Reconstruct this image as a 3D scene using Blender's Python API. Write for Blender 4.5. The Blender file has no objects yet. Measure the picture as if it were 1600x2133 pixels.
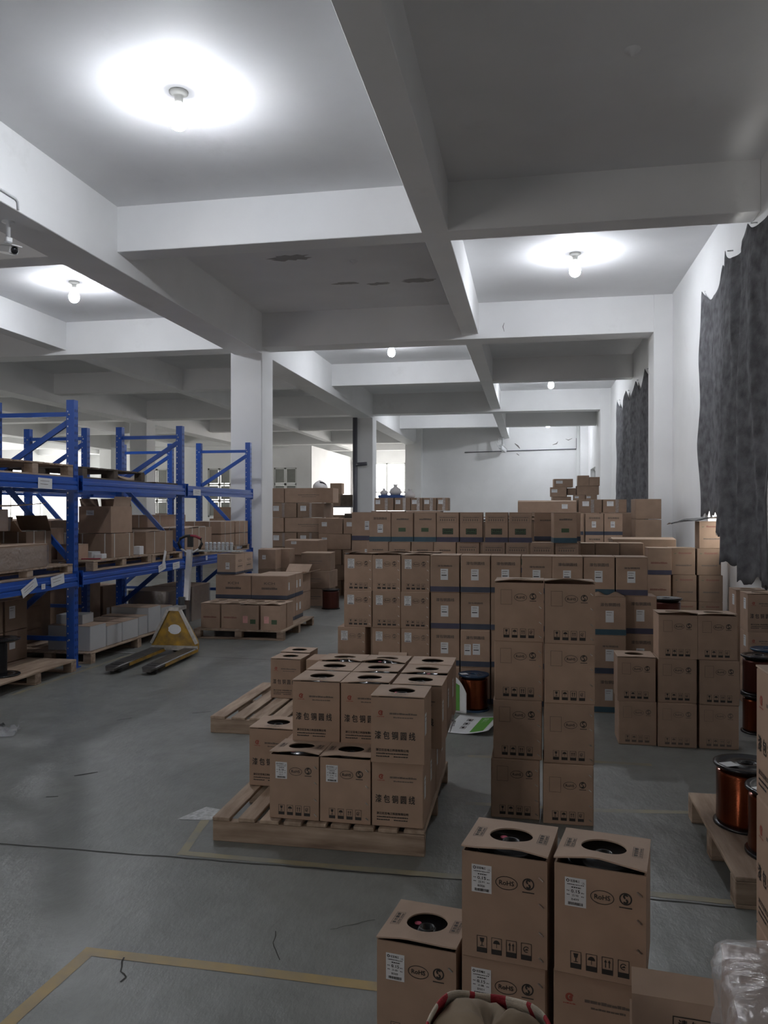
import bpy, bmesh, math, random
from mathutils import Vector, Matrix, noise as mnoise
random.seed(7)
SC = bpy.context.scene
COL = SC.collection
R = math.radians

# ------------------------------------------------------------------ camera
cam_d = bpy.data.cameras.new('camera')
cam_d.sensor_fit = 'HORIZONTAL'; cam_d.sensor_width = 36.0
cam_d.lens = 36.0 * 1660.0 / 1600.0
cam_d.clip_start = 0.05; cam_d.clip_end = 300
cam = bpy.data.objects.new('camera', cam_d); COL.objects.link(cam)
cam.location = (0, 0, 1.6)
cam.rotation_euler = (R(90) - 0.002, 0, 0.182)
SC.camera = cam
# ------------------------------------------------------------------ sky, exposure
W = bpy.data.worlds.new('daylight'); SC.world = W; W.use_nodes = True
_bg = W.node_tree.nodes['Background']
_bg.inputs['Color'].default_value = (1.0, 0.94, 0.90, 1)
_bg.inputs['Strength'].default_value = 8.0
SC.view_settings.view_transform = 'Standard'
SC.view_settings.look = 'None'
SC.view_settings.exposure = 0.33
SC.view_settings.gamma = 1.0
SC.view_settings.use_curve_mapping = False
BULB = 430.0            # radiance of a lit bulb
def portal(x, y, z, sx, sz, rot):
    l = bpy.data.lights.new('window_portal', 'AREA'); l.shape = 'RECTANGLE'; l.size = sx; l.size_y = sz
    l.cycles.is_portal = True
    o = bpy.data.objects.new('window_portal', l); COL.objects.link(o)
    o.location = (x, y, z); o.rotation_euler = rot

# ------------------------------------------------------------------ materials
def mat(name, col, rough=0.6, metal=0.0, var=0.0, vscale=6.0, bump=0.0, bscale=60.0, rand=0.0, col2=None, spec=0.5, emit=None, estr=0.0, alpha=None, coat=0.0, stretch=None):
    m = bpy.data.materials.new(name); m.use_nodes = True
    nt = m.node_tree; p = nt.nodes['Principled BSDF']
    p.inputs['Base Color'].default_value = (*col, 1)
    p.inputs['Roughness'].default_value = rough; p.inputs['Metallic'].default_value = metal
    p.inputs['Specular IOR Level'].default_value = spec
    p.inputs['Coat Weight'].default_value = coat
    if emit: p.inputs['Emission Color'].default_value = (*emit, 1); p.inputs['Emission Strength'].default_value = estr
    if alpha is not None: p.inputs['Alpha'].default_value = alpha
    last = None
    tc = nt.nodes.new('ShaderNodeTexCoord')
    vec = tc.outputs['Object']
    if stretch:
        mp = nt.nodes.new('ShaderNodeMapping'); mp.inputs['Scale'].default_value = stretch
        nt.links.new(vec, mp.inputs['Vector']); vec = mp.outputs['Vector']
    if var > 0 or col2:
        n = nt.nodes.new('ShaderNodeTexNoise'); n.inputs['Scale'].default_value = vscale; n.inputs['Detail'].default_value = 5
        nt.links.new(vec, n.inputs['Vector'])
        mx = nt.nodes.new('ShaderNodeMix'); mx.data_type = 'RGBA'
        c2 = col2 if col2 else tuple(c * (1 - var) for c in col)
        c1 = col if col2 else tuple(min(1, c * (1 + var)) for c in col)
        mx.inputs[6].default_value = (*c1, 1); mx.inputs[7].default_value = (*c2, 1)
        rp = nt.nodes.new('ShaderNodeMapRange'); rp.inputs[1].default_value = 0.3; rp.inputs[2].default_value = 0.7
        nt.links.new(n.outputs['Fac'], rp.inputs[0]); nt.links.new(rp.outputs[0], mx.inputs[0])
        last = mx.outputs[2]
    if rand > 0:
        oi = nt.nodes.new('ShaderNodeObjectInfo')
        hs = nt.nodes.new('ShaderNodeHueSaturation')
        mr = nt.nodes.new('ShaderNodeMapRange'); mr.inputs[3].default_value = 1 - rand; mr.inputs[4].default_value = 1 + rand
        nt.links.new(oi.outputs['Random'], mr.inputs[0]); nt.links.new(mr.outputs[0], hs.inputs['Value'])
        if last: nt.links.new(last, hs.inputs['Color'])
        else: hs.inputs['Color'].default_value = (*col, 1)
        last = hs.outputs['Color']
    if last: nt.links.new(last, p.inputs['Base Color'])
    if bump > 0:
        n2 = nt.nodes.new('ShaderNodeTexNoise'); n2.inputs['Scale'].default_value = bscale; n2.inputs['Detail'].default_value = 4
        nt.links.new(vec, n2.inputs['Vector'])
        b = nt.nodes.new('ShaderNodeBump'); b.inputs['Strength'].default_value = bump; b.inputs['Distance'].default_value = 0.01
        nt.links.new(n2.outputs['Fac'], b.inputs['Height']); nt.links.new(b.outputs['Normal'], p.inputs['Normal'])
    return m

def floor_material():
    m = bpy.data.materials.new('green_grey_painted_concrete'); m.use_nodes = True
    nt = m.node_tree; L = nt.links; p = nt.nodes['Principled BSDF']
    tc = nt.nodes.new('ShaderNodeTexCoord')
    mp = nt.nodes.new('ShaderNodeMapping'); mp.inputs['Scale'].default_value = (0.9, 0.45, 1); mp.inputs['Rotation'].default_value = (0, 0, 0.5)
    L.new(tc.outputs['Object'], mp.inputs[0])
    def nz(scale, detail, vec):
        n = nt.nodes.new('ShaderNodeTexNoise'); n.inputs['Scale'].default_value = scale; n.inputs['Detail'].default_value = detail
        n.inputs['Roughness'].default_value = 0.62; L.new(vec, n.inputs['Vector']); return n
    a = nz(1.1, 8, mp.outputs[0]); b = nz(7, 6, tc.outputs['Object'])
    cr = nt.nodes.new('ShaderNodeValToRGB')
    cr.color_ramp.elements[0].position = 0.34; cr.color_ramp.elements[0].color = (0.185, 0.192, 0.180, 1)
    cr.color_ramp.elements[1].position = 0.66; cr.color_ramp.elements[1].color = (0.275, 0.284, 0.268, 1)
    L.new(a.outputs['Fac'], cr.inputs[0])
    mx = nt.nodes.new('ShaderNodeMix'); mx.data_type = 'RGBA'; mx.blend_type = 'MULTIPLY'; mx.inputs[0].default_value = 0.55
    cr2 = nt.nodes.new('ShaderNodeValToRGB')
    cr2.color_ramp.elements[0].position = 0.3; cr2.color_ramp.elements[0].color = (0.68, 0.68, 0.66, 1)
    cr2.color_ramp.elements[1].position = 0.62; cr2.color_ramp.elements[1].color = (1, 1, 1, 1)
    L.new(b.outputs['Fac'], cr2.inputs[0]); L.new(cr.outputs[0], mx.inputs[6]); L.new(cr2.outputs[0], mx.inputs[7])
    L.new(mx.outputs[2], p.inputs['Base Color'])
    rr = nt.nodes.new('ShaderNodeMapRange'); rr.inputs[1].default_value = 0.2; rr.inputs[2].default_value = 0.8
    rr.inputs[3].default_value = 0.27; rr.inputs[4].default_value = 0.45
    c = nz(2.3, 6, tc.outputs['Object']); L.new(c.outputs['Fac'], rr.inputs[0]); L.new(rr.outputs[0], p.inputs['Roughness'])
    bp = nt.nodes.new('ShaderNodeBump'); bp.inputs['Strength'].default_value = 0.5; bp.inputs['Distance'].default_value = 0.012
    mp2 = nt.nodes.new('ShaderNodeMapping'); mp2.inputs['Scale'].default_value = (1, .55, 1); mp2.inputs['Rotation'].default_value = (0, 0, -.4); L.new(tc.outputs['Object'], mp2.inputs[0])
    d = nz(9, 7, mp2.outputs[0]); L.new(d.outputs['Fac'], bp.inputs['Height']); L.new(bp.outputs[0], p.inputs['Normal'])
    p.inputs['Specular IOR Level'].default_value = 0.45
    return m

def film_material(name, opac, tint=(0.9, 0.9, 0.93)):
    m = bpy.data.materials.new(name); m.use_nodes = True
    nt = m.node_tree; L = nt.links; nt.nodes.remove(nt.nodes['Principled BSDF'])
    out = nt.nodes['Material Output']
    tr = nt.nodes.new('ShaderNodeBsdfTransparent'); df = nt.nodes.new('ShaderNodeBsdfDiffuse'); gl = nt.nodes.new('ShaderNodeBsdfGlossy')
    df.inputs['Color'].default_value = (*tint, 1); gl.inputs['Roughness'].default_value = 0.18
    tc = nt.nodes.new('ShaderNodeTexCoord')
    n = nt.nodes.new('ShaderNodeTexNoise'); n.inputs['Scale'].default_value = 22; n.inputs['Detail'].default_value = 6
    L.new(tc.outputs['Object'], n.inputs['Vector'])
    b = nt.nodes.new('ShaderNodeBump'); b.inputs['Strength'].default_value = 0.9; b.inputs['Distance'].default_value = 0.012
    L.new(n.outputs['Fac'], b.inputs['Height']); L.new(b.outputs[0], gl.inputs['Normal']); L.new(b.outputs[0], df.inputs['Normal'])
    m1 = nt.nodes.new('ShaderNodeMixShader'); m1.inputs[0].default_value = opac
    L.new(tr.outputs[0], m1.inputs[1]); L.new(df.outputs[0], m1.inputs[2])
    m2 = nt.nodes.new('ShaderNodeMixShader'); m2.inputs[0].default_value = 0.22
    L.new(m1.outputs[0], m2.inputs[1]); L.new(gl.outputs[0], m2.inputs[2])
    L.new(m2.outputs[0], out.inputs['Surface'])
    return m

def wall_paint(name, col, stain):
    m = mat(name, col, 0.7, var=0.03, vscale=1.5, bump=0.4, bscale=3.5)
    nt = m.node_tree; L = nt.links; p = nt.nodes['Principled BSDF']
    src = p.inputs['Base Color'].links[0].from_socket
    tc = nt.nodes.new('ShaderNodeTexCoord')
    n = nt.nodes.new('ShaderNodeTexNoise'); n.inputs['Scale'].default_value = 0.9; n.inputs['Detail'].default_value = 7; n.inputs['Roughness'].default_value = 0.7
    L.new(tc.outputs['Object'], n.inputs['Vector'])
    r = nt.nodes.new('ShaderNodeMapRange'); r.inputs[1].default_value = 0.62; r.inputs[2].default_value = 0.8; r.inputs[4].default_value = stain
    L.new(n.outputs['Fac'], r.inputs[0])
    mx = nt.nodes.new('ShaderNodeMix'); mx.data_type = 'RGBA'; mx.inputs[7].default_value = (0.5, 0.49, 0.46, 1)
    L.new(r.outputs[0], mx.inputs[0]); L.new(src, mx.inputs[6]); L.new(mx.outputs[2], p.inputs['Base Color'])
    return m

M = {}
M['paint'] = wall_paint('white_wall_paint', (0.86, 0.865, 0.865), 0.3)
M['slab'] = wall_paint('white_ceiling_paint', (0.82, 0.825, 0.835), 0.25)
M['floor'] = floor_material()
M['card'] = mat('brown_cardboard', (0.395, 0.274, 0.200), 0.72, var=0.07, vscale=9, rand=0.10, bump=0.05, bscale=120, spec=0.25)
M['card_pale'] = mat('pale_cardboard', (0.47, 0.348, 0.265), 0.72, var=0.06, vscale=9, rand=0.06, spec=0.25)
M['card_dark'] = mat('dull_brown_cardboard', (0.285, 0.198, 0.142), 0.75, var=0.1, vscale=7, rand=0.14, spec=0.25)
M['ink'] = mat('black_print_ink', (0.03, 0.026, 0.024), 0.6)
M['ink_faint'] = mat('faded_grey_print_ink', (0.15, 0.115, 0.095), 0.7)
M['red_ink'] = mat('red_print_ink', (0.32, 0.07, 0.045), 0.7)
M['red_faint'] = mat('faded_red_print_ink', (0.24, 0.115, 0.085), 0.7)
M['paper'] = mat('white_label_paper', (0.72, 0.73, 0.74), 0.5, var=0.03, vscale=30)
M['navy'] = mat('navy_band_print', (0.055, 0.066, 0.098), 0.5, var=0.12, vscale=12)
M['teal'] = mat('teal_band_print', (0.045, 0.095, 0.13), 0.5, var=0.1, vscale=12)
M['purple'] = mat('purple_navy_band_print', (0.068, 0.066, 0.105), 0.5, var=0.1, vscale=12)
M['green'] = mat('green_print', (0.07, 0.115, 0.06), 0.6)
M['bright_green'] = mat('leaflet_green', (0.12, 0.36, 0.06), 0.5)
M['pink'] = mat('pink_sticker', (0.75, 0.16, 0.25), 0.5)
M['pink_paper'] = mat('pink_label_paper', (0.72, 0.36, 0.33), 0.5)
M['steel'] = mat('bright_staple_steel', (0.7, 0.68, 0.64), 0.3, 1.0)
M['black'] = mat('black_plastic', (0.012, 0.012, 0.014), 0.22)
M['blue_black'] = mat('dark_blue_plastic', (0.02, 0.045, 0.09), 0.25)
def copper():
    m = mat('enamelled_copper_winding', (0.17, 0.04, 0.014), 0.16, 0.85)
    nt = m.node_tree; L = nt.links; p = nt.nodes['Principled BSDF']
    tc = nt.nodes.new('ShaderNodeTexCoord'); w = nt.nodes.new('ShaderNodeTexWave')
    w.bands_direction = 'Z'; w.inputs['Scale'].default_value = 90; w.inputs['Distortion'].default_value = 0.4
    L.new(tc.outputs['Object'], w.inputs['Vector'])
    b = nt.nodes.new('ShaderNodeBump'); b.inputs['Strength'].default_value = 0.25; b.inputs['Distance'].default_value = 0.002
    L.new(w.outputs['Fac'], b.inputs['Height']); L.new(b.outputs[0], p.inputs['Normal'])
    return m
M['copper'] = copper()
M['maroon'] = mat('dark_maroon_winding', (0.10, 0.03, 0.022), 0.3, 0.6)
M['wood'] = mat('pine_pallet_wood', (0.50, 0.385, 0.29), 0.7, col2=(0.27, 0.19, 0.135), vscale=3.0, bump=0.15, bscale=20, rand=0.12, stretch=(7, 1, 7), spec=0.25)
M['wood_x'] = mat('pine_stringer_wood', (0.47, 0.36, 0.27), 0.7, col2=(0.20, 0.135, 0.095), vscale=3.0, bump=0.15, bscale=20, rand=0.1, stretch=(1, 7, 7), spec=0.25)
M['wood_dark'] = mat('dark_pallet_wood', (0.12, 0.095, 0.075), 0.8, var=0.2, vscale=8, rand=0.1, spec=0.2)
M['rack'] = mat('blue_rack_enamel', (0.016, 0.085, 0.40), 0.28, var=0.06, vscale=3, spec=0.5, coat=0.2)
M['slot'] = mat('rack_slot_shadow', (0.008, 0.01, 0.02), 0.8)
M['bolt'] = mat('galvanised_bolt_and_hole_light', (0.65, 0.66, 0.68), 0.35, 0.8)
M['yellow'] = mat('worn_yellow_paint', (0.55, 0.31, 0.02), 0.5, col2=(0.17, 0.11, 0.04), vscale=9, bump=0.05)
M['yellow_edge'] = mat('rubbed_steel_edge', (0.42, 0.40, 0.37), 0.45, 0.4, var=0.2, vscale=25)
M['fork'] = mat('scuffed_dark_steel', (0.075, 0.07, 0.066), 0.42, 0.4, var=0.35, vscale=14)
M['chrome'] = mat('handle_tube_steel', (0.62, 0.62, 0.63), 0.35, 0.5)
M['rubber'] = mat('black_rubber', (0.02, 0.02, 0.02), 0.6)
M['tape'] = mat('worn_yellow_floor_tape', (0.46, 0.32, 0.11), 0.45, col2=(0.33, 0.26, 0.15), vscale=9)
M['tape_faint'] = mat('faded_yellow_floor_tape', (0.34, 0.29, 0.17), 0.5, col2=(0.25, 0.245, 0.21), vscale=7)
M['joint'] = mat('dark_floor_joint', (0.05, 0.05, 0.045), 0.8)
M['white_scrap'] = mat('scuffed_white_paint', (0.62, 0.63, 0.63), 0.5, col2=(0.3, 0.31, 0.3), vscale=40)
M['curtain'] = mat('dark_grey_felt', (0.085, 0.085, 0.09), 0.95, col2=(0.19, 0.19, 0.20), vscale=9, bump=0.5, bscale=140, spec=0.1)
M['film'] = film_material('stretch_film', 0.2)
M['film_clear'] = film_material('clear_packing_film', 0.10)
M['sack'] = mat('white_woven_sack', (0.66, 0.58, 0.47), 0.6, var=0.05, vscale=40, bump=0.3, bscale=220)
M['sack_red'] = mat('red_sack_stripe', (0.45, 0.035, 0.05), 0.6, bump=0.3, bscale=220)
M['kraft'] = mat('tan_sack_lining', (0.30, 0.23, 0.16), 0.8, var=0.1, vscale=8)
M['bulb'] = mat('lit_bulb', (1, 1, 1), 0.4, emit=(0.905, 0.935, 1.0), estr=BULB)
M['bulb_soft'] = mat('lit_bulb_shoulder', (1, 1, 1), 0.4, emit=(0.905, 0.935, 1.0), estr=BULB * 0.018)
M['ceramic'] = mat('white_lamp_holder', (0.7, 0.7, 0.66), 0.45)
M['plastic_white'] = mat('white_plastic', (0.68, 0.69, 0.70), 0.4)
M['lens'] = mat('camera_lens_black', (0.01, 0.01, 0.012), 0.1)
M['frame_white'] = mat('white_window_frame', (0.72, 0.73, 0.72), 0.45)
M['pane'] = mat('obscured_window_pane', (0.30, 0.31, 0.29), 0.25, var=0.05, vscale=5)
M['pipe_white'] = mat('white_pvc_pipe', (0.70, 0.71, 0.70), 0.4)
M['pipe_grey'] = mat('grey_steel_pipe', (0.13, 0.13, 0.15), 0.4, 0.3)
M['strap'] = mat('pale_strapping', (0.62, 0.60, 0.56), 0.5)
M['white_card'] = mat('white_carton_board', (0.50, 0.505, 0.51), 0.55, var=0.03, vscale=6, rand=0.06)
M['blue_crate'] = mat('blue_plastic_crate', (0.03, 0.08, 0.25), 0.5)
M['bag'] = mat('pale_plastic_bag', (0.62, 0.60, 0.60), 0.5, bump=0.3, bscale=20)
M['blue_cloth'] = mat('bright_blue_cloth', (0.02, 0.14, 0.45), 0.6)
M['lit_panel'] = mat('pale_yellow_board', (0.75, 0.66, 0.42), 0.6)
M['red'] = mat('red_plastic', (0.28, 0.03, 0.05), 0.35)
M['peel'] = mat('peeled_plaster', (0.40, 0.39, 0.385), 0.9, var=0.08, vscale=6)
M['crack'] = mat('plaster_crack', (0.2, 0.19, 0.18), 0.9)

# ------------------------------------------------------------------ mesh builder
class MB:
    def __init__(s): s.v = []; s.f = []; s.m = []; s.sm = []
    def add(s, vs, fs, mi=0, smooth=False):
        o = len(s.v); s.v += [tuple(v) for v in vs]
        for f in fs: s.f.append(tuple(i + o for i in f)); s.m.append(mi); s.sm.append(smooth)
        return s
    def box(s, x0, y0, z0, x1, y1, z1, mi=0, mt=None):
        vs = [(x, y, z) for z in (z0, z1) for y in (y0, y1) for x in (x0, x1)]
        if mt: vs = [mt @ Vector(v) for v in vs]
        return s.add(vs, [(0, 2, 3, 1), (4, 5, 7, 6), (0, 1, 5, 4), (2, 6, 7, 3), (1, 3, 7, 5), (0, 4, 6, 2)], mi)
    def cbox(s, x0, y0, z0, x1, y1, z1, b=0.004, mi=0, mt=None):
        # box with chamfered edges: six inset faces, twelve edge faces, eight corner triangles
        bm = bmesh.new()
        bmesh.ops.create_cube(bm, size=1)
        for v in bm.verts:
            v.co = Vector((x0 if v.co.x < 0 else x1, y0 if v.co.y < 0 else y1, z0 if v.co.z < 0 else z1))
        bmesh.ops.bevel(bm, geom=list(bm.edges), offset=b, segments=1, affect='EDGES')
        bm.verts.index_update()
        vs = [v.co.copy() for v in bm.verts]
        if mt: vs = [mt @ v for v in vs]
        s.add(vs, [[v.index for v in f.verts] for f in bm.faces], mi); bm.free(); return s
    def lathe(s, prof, n=24, mi=0, smooth=True, mt=None, cx=0, cy=0):
        k = len(prof); vs = []
        for i in range(n):
            a = 2 * math.pi * i / n; c, q = math.cos(a), math.sin(a)
            for r, z in prof: vs.append(Vector((cx + r * c, cy + r * q, z)))
        if mt: vs = [mt @ v for v in vs]
        fs = []
        for i in range(n):
            j = (i + 1) % n
            for t in range(k - 1): fs.append((i * k + t, j * k + t, j * k + t + 1, i * k + t + 1))
        return s.add(vs, fs, mi, smooth)
    def tube(s, pts, r, n=8, mi=0, cap=True):
        pts = [Vector(p) for p in pts]; vs = []; fs = []
        up = Vector((0, 0, 1))
        for i, p in enumerate(pts):
            d = (pts[min(i + 1, len(pts) - 1)] - pts[max(i - 1, 0)]).normalized()
            a = d.cross(up)
            if a.length < 1e-3: a = d.cross(Vector((0, 1, 0)))
            a.normalize(); b = a.cross(d).normalized()
            for k in range(n):
                t = 2 * math.pi * k / n; vs.append(p + a * (r * math.cos(t)) + b * (r * math.sin(t)))
        for i in range(len(pts) - 1):
            for k in range(n):
                l = (k + 1) % n; fs.append((i * n + k, i * n + l, (i + 1) * n + l, (i + 1) * n + k))
        if cap: fs.append(tuple(reversed(range(n)))); fs.append(tuple((len(pts) - 1) * n + k for k in range(n)))
        return s.add(vs, fs, mi, True)
    def bar(s, a, b, w, h, mi=0):
        a, b = Vector(a), Vector(b); d = (b - a).normalized()
        x = d.cross(Vector((0, 0, 1)))
        if x.length < 1e-3: x = Vector((1, 0, 0))
        x.normalize(); z = x.cross(d).normalized()
        vs = [p + x * (sx * w / 2) + z * (sz * h / 2) for p in (a, b) for sz in (-1, 1) for sx in (-1, 1)]
        return s.add(vs, [(0, 2, 3, 1), (4, 5, 7, 6), (0, 1, 5, 4), (2, 6, 7, 3), (1, 3, 7, 5), (0, 4, 6, 2)], mi)
    def extrude(s, poly, axis, a, b, mi=0):
        # poly: list of (p, q) in the plane normal to axis
        def pt(p, q, t): return {'x': (t, p, q), 'y': (p, t, q), 'z': (p, q, t)}[axis]
        n = len(poly); vs = [pt(p, q, a) for p, q in poly] + [pt(p, q, b) for p, q in poly]
        fs = [(i, (i + 1) % n, (i + 1) % n + n, i + n) for i in range(n)] + [tuple(range(n))[::-1], tuple(range(n, 2 * n))]
        return s.add(vs, fs, mi)
    def grid(s, fn, nu, nv, mi=0, smooth=True, thick=0.0):
        vs = [Vector(fn(i / nu, j / nv)) for j in range(nv + 1) for i in range(nu + 1)]
        fs = [(j * (nu + 1) + i, j * (nu + 1) + i + 1, (j + 1) * (nu + 1) + i + 1, (j + 1) * (nu + 1) + i) for j in range(nv) for i in range(nu)]
        return s.add(vs, fs, mi, smooth)
    def mesh(s, name, mats):
        me = bpy.data.meshes.new(name); me.from_pydata(s.v, [], s.f)
        for m in (mats if isinstance(mats, (list, tuple)) else [mats]): me.materials.append(M[m] if isinstance(m, str) else m)
        me.polygons.foreach_set('material_index', s.m); me.polygons.foreach_set('use_smooth', s.sm)
        bm = bmesh.new(); bm.from_mesh(me); bmesh.ops.recalc_face_normals(bm, faces=bm.faces); bm.to_mesh(me); bm.free()
        me.update(); return me
    def build(s, name, mats, parent=None, loc=(0, 0, 0), rot=0.0):
        return link(name, s.mesh(name, mats), parent, loc, rot)

def link(name, me, parent=None, loc=(0, 0, 0), rot=0.0):
    o = bpy.data.objects.new(name, me); COL.objects.link(o); o.location = loc
    o.rotation_euler = rot if isinstance(rot, tuple) else (0, 0, rot)
    if parent: o.parent = parent
    return o
def tag(o, label, cat, group=None):
    o['label'] = label; o['category'] = cat
    if group: o['group'] = group
    return o
def struct(o): o['kind'] = 'structure'; return o
def empty(name, loc=(0, 0, 0), rot=0.0):
    o = bpy.data.objects.new(name, None); COL.objects.link(o); o.location = loc
    o.rotation_euler = (0, 0, rot); o.empty_display_size = 0.1; return o
ORD = ['first', 'second', 'third', 'fourth', 'fifth', 'sixth', 'seventh', 'eighth', 'ninth', 'tenth', 'eleventh']

# ------------------------------------------------------------------ flat print (lettering, icons)
_txt = {}
def text2d(s, size=1.0):
    if s not in _txt:
        c = bpy.data.curves.new('t', 'FONT'); c.body = s; c.size = 1.0; c.resolution_u = 2; c.align_x = 'CENTER'; c.align_y = 'CENTER'
        o = bpy.data.objects.new('t', c); COL.objects.link(o)
        dg = bpy.context.evaluated_depsgraph_get(); me = o.evaluated_get(dg).to_mesh()
        vs = [(v.co.x, v.co.y) for v in me.vertices]; fs = [tuple(p.vertices) for p in me.polygons]
        if vs:
            x0 = min(v[0] for v in vs); x1 = max(v[0] for v in vs); y0 = min(v[1] for v in vs); y1 = max(v[1] for v in vs)
        else: x0 = x1 = y0 = y1 = 0
        o.evaluated_get(dg).to_mesh_clear(); bpy.data.objects.remove(o); bpy.data.curves.remove(c)
        _txt[s] = (vs, fs, (x0, x1, y0, y1))
    return _txt[s]
class Print:
    """flat marks on a face: u to the right, v up"""
    def __init__(s): s.v = []; s.f = []; s.m = []; s.l = []; s.layer = 0
    def poly(s, pts, mi=0):
        o = len(s.v); s.v += pts; s.l += [s.layer] * len(pts); s.f.append(tuple(range(o, o + len(pts)))); s.m.append(mi)
    def rect(s, u0, v0, u1, v1, mi=0): s.poly([(u0, v0), (u1, v0), (u1, v1), (u0, v1)], mi)
    def frame(s, u0, v0, u1, v1, t, mi=0):
        s.rect(u0, v0, u1, v0 + t, mi); s.rect(u0, v1 - t, u1, v1, mi); s.rect(u0, v0 + t, u0 + t, v1 - t, mi); s.rect(u1 - t, v0 + t, u1, v1 - t, mi)
    def ring(s, cu, cv, ru, rv, t, mi=0, n=28, a0=0, a1=2 * math.pi):
        k = n
        for i in range(k):
            a = a0 + (a1 - a0) * i / k; b = a0 + (a1 - a0) * (i + 1) / k
            s.poly([(cu + ru * math.cos(a), cv + rv * math.sin(a)), (cu + ru * math.cos(b), cv + rv * math.sin(b)),
                    (cu + (ru - t) * math.cos(b), cv + (rv - t) * math.sin(b)), (cu + (ru - t) * math.cos(a), cv + (rv - t) * math.sin(a))], mi)
    def disc(s, cu, cv, ru, rv, mi=0, n=20): s.poly([(cu + ru * math.cos(2 * math.pi * i / n), cv + rv * math.sin(2 * math.pi * i / n)) for i in range(n)], mi)
    def text(s, t, cu, cv, w, h=None, mi=0, vert=False, bold=0.055):
        vs, fs, (x0, x1, y0, y1) = text2d(t)
        if not vs: return
        k = w / max(1e-6, x1 - x0); kv = (h / max(1e-6, y1 - y0)) if h else k
        o = len(s.v)
        for x, y in vs:
            a = (x - (x0 + x1) / 2) * k; b = (y - (y0 + y1) / 2) * kv
            s.v.append((cu - b, cv + a) if vert else (cu + a, cv + b)); s.l.append(s.layer)
        for f in fs: s.f.append(tuple(i + o for i in f)); s.m.append(mi)
        if bold and w > .02:
            e = bold * (x1 - x0) * k / max(1, len(t)); base = list(s.v[o:])
            for n_, (du, dv) in enumerate(((e, 0), (0, e), (e, e))):
                o2 = len(s.v); s.v += [(u + du, v + dv) for u, v in base]; s.l += [s.layer + .08 * (n_ + 1)] * len(base)
                for f in fs: s.f.append(tuple(i + o2 for i in f)); s.m.append(mi)
    def dashes(s, u0, u1, v, h, mi=0, seed=1, gap=0.0012):
        r = random.Random(seed); u = u0
        while u < u1:
            w = r.uniform(0.6, 1.6) * h * 1.3; s.rect(u, v, min(u + w, u1), v + h * r.uniform(0.7, 1), mi); u += w + gap * r.uniform(0.4, 1.5)
    def mesh(s, name, mats, mapf):
        me = bpy.data.meshes.new(name); me.from_pydata([mapf(u, v, 0.0008 + 0.0006 * l) for (u, v), l in zip(s.v, s.l)], [], s.f)
        for m in mats: me.materials.append(M[m])
        me.polygons.foreach_set('material_index', s.m); me.update(); return me
# ================================================================== the building
ZB, ZP, ZL, ZS = 4.46, 4.38, 4.27, 4.96          # undersides of secondary, transverse and longitudinal beams; slab
XW = 2.165
YSEC = [(-1.52, -1.22), (8.15, 8.45), (17.82, 18.12), (27.5, 27.8), (37.2, 37.5)]
YPRI = [(3.30, 3.75), (12.98, 13.43), (22.64, 23.09), (32.3, 32.75)]
XCOL = [(-5.06, -4.50), (-12.1, -11.54), (-18.7, -18.14)]
XSEC = [(-1.107, -0.832), (-8.44, -8.165), (-15.2, -14.92), (-21.9, -21.6)]
XL0, YB0, YB1, YFAR = -25.0, -6.0, 42.0, 32.0
# floor
fl = struct(MB().add([(XL0 - .3, YB0 - .3, 0), (XW + .3, YB0 - .3, 0), (XW + .3, YB1 + .3, 0), (XL0 - .3, YB1 + .3, 0)], [(0, 1, 2, 3)]).build('floor', 'floor'))
def strip(name, pts, w, m, z=0.0008, jitter=0.0, seg=14):
    b = MB(); rnd = random.Random(len(pts) * 17 + int(abs(pts[0][0]) * 100))
    path = []
    for (x0, y0), (x1, y1) in zip(pts[:-1], pts[1:]):
        n = max(2, int(seg * math.hypot(x1 - x0, y1 - y0)))
        for i in range(n + (1 if (x1, y1) == pts[-1] else 0)):
            t = i / n; path.append(Vector((x0 + (x1 - x0) * t + rnd.uniform(-1, 1) * jitter, y0 + (y1 - y0) * t + rnd.uniform(-1, 1) * jitter, z)))
    vs = []
    for i, p in enumerate(path):
        d = path[min(i + 1, len(path) - 1)] - path[max(0, i - 1)]; d.normalize(); nrm = Vector((-d.y, d.x, 0))
        ww = w / 2 * (1 + rnd.uniform(-.15, .15) * (jitter > 0))
        vs += [p + nrm * ww, p - nrm * ww]
    b.add(vs, [(2 * i, 2 * i + 1, 2 * i + 3, 2 * i + 2) for i in range(len(path) - 1)])
    return b.build(name, m, fl)
strip('floor_joint', [(-9, 3.40), (-2.5, 3.425), (-0.3, 3.45), (0.83, 3.41), (2.1, 3.40)], 0.009, 'joint', 0.0016, 0.004)
strip('floor_joint', [(-6, 8.30), (-3.4, 8.20), (-2.4, 8.15), (-1.6, 8.15)], 0.009, 'joint', 0.0016, 0.004)
strip('floor_joint', [(-2.9, -3), (-2.9, 3.42)], 0.006, 'joint', 0.0016, 0.003)
strip('floor_tape', [(-1.62, 1.6), (-1.60, 2.28), (-1.575, 2.62)], 0.052, 'tape', 0.001, 0.0)
strip('floor_tape', [(-1.60, 2.645), (-1.05, 2.638), (-0.516, 2.625), (-0.2, 2.62)], 0.05, 'tape', 0.0012, 0.0)
strip('floor_tape', [(-1.67, 4.0), (-1.60, 3.505)], 0.045, 'tape_faint', 0.001, 0.002)
strip('floor_tape', [(-1.62, 3.485), (-0.64, 3.475), (0.25, 3.48), (0.84, 3.45)], 0.045, 'tape_faint', 0.0012, 0.002)
strip('floor_tape', [(-0.35, 4.36), (0.34, 4.38), (0.9, 4.45)], 0.045, 'tape_faint', 0.001, 0.002)
strip('floor_tape', [(-0.4, 5.20), (0.405, 5.227), (0.75, 5.23)], 0.045, 'tape_faint', 0.001, 0.002)
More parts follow.
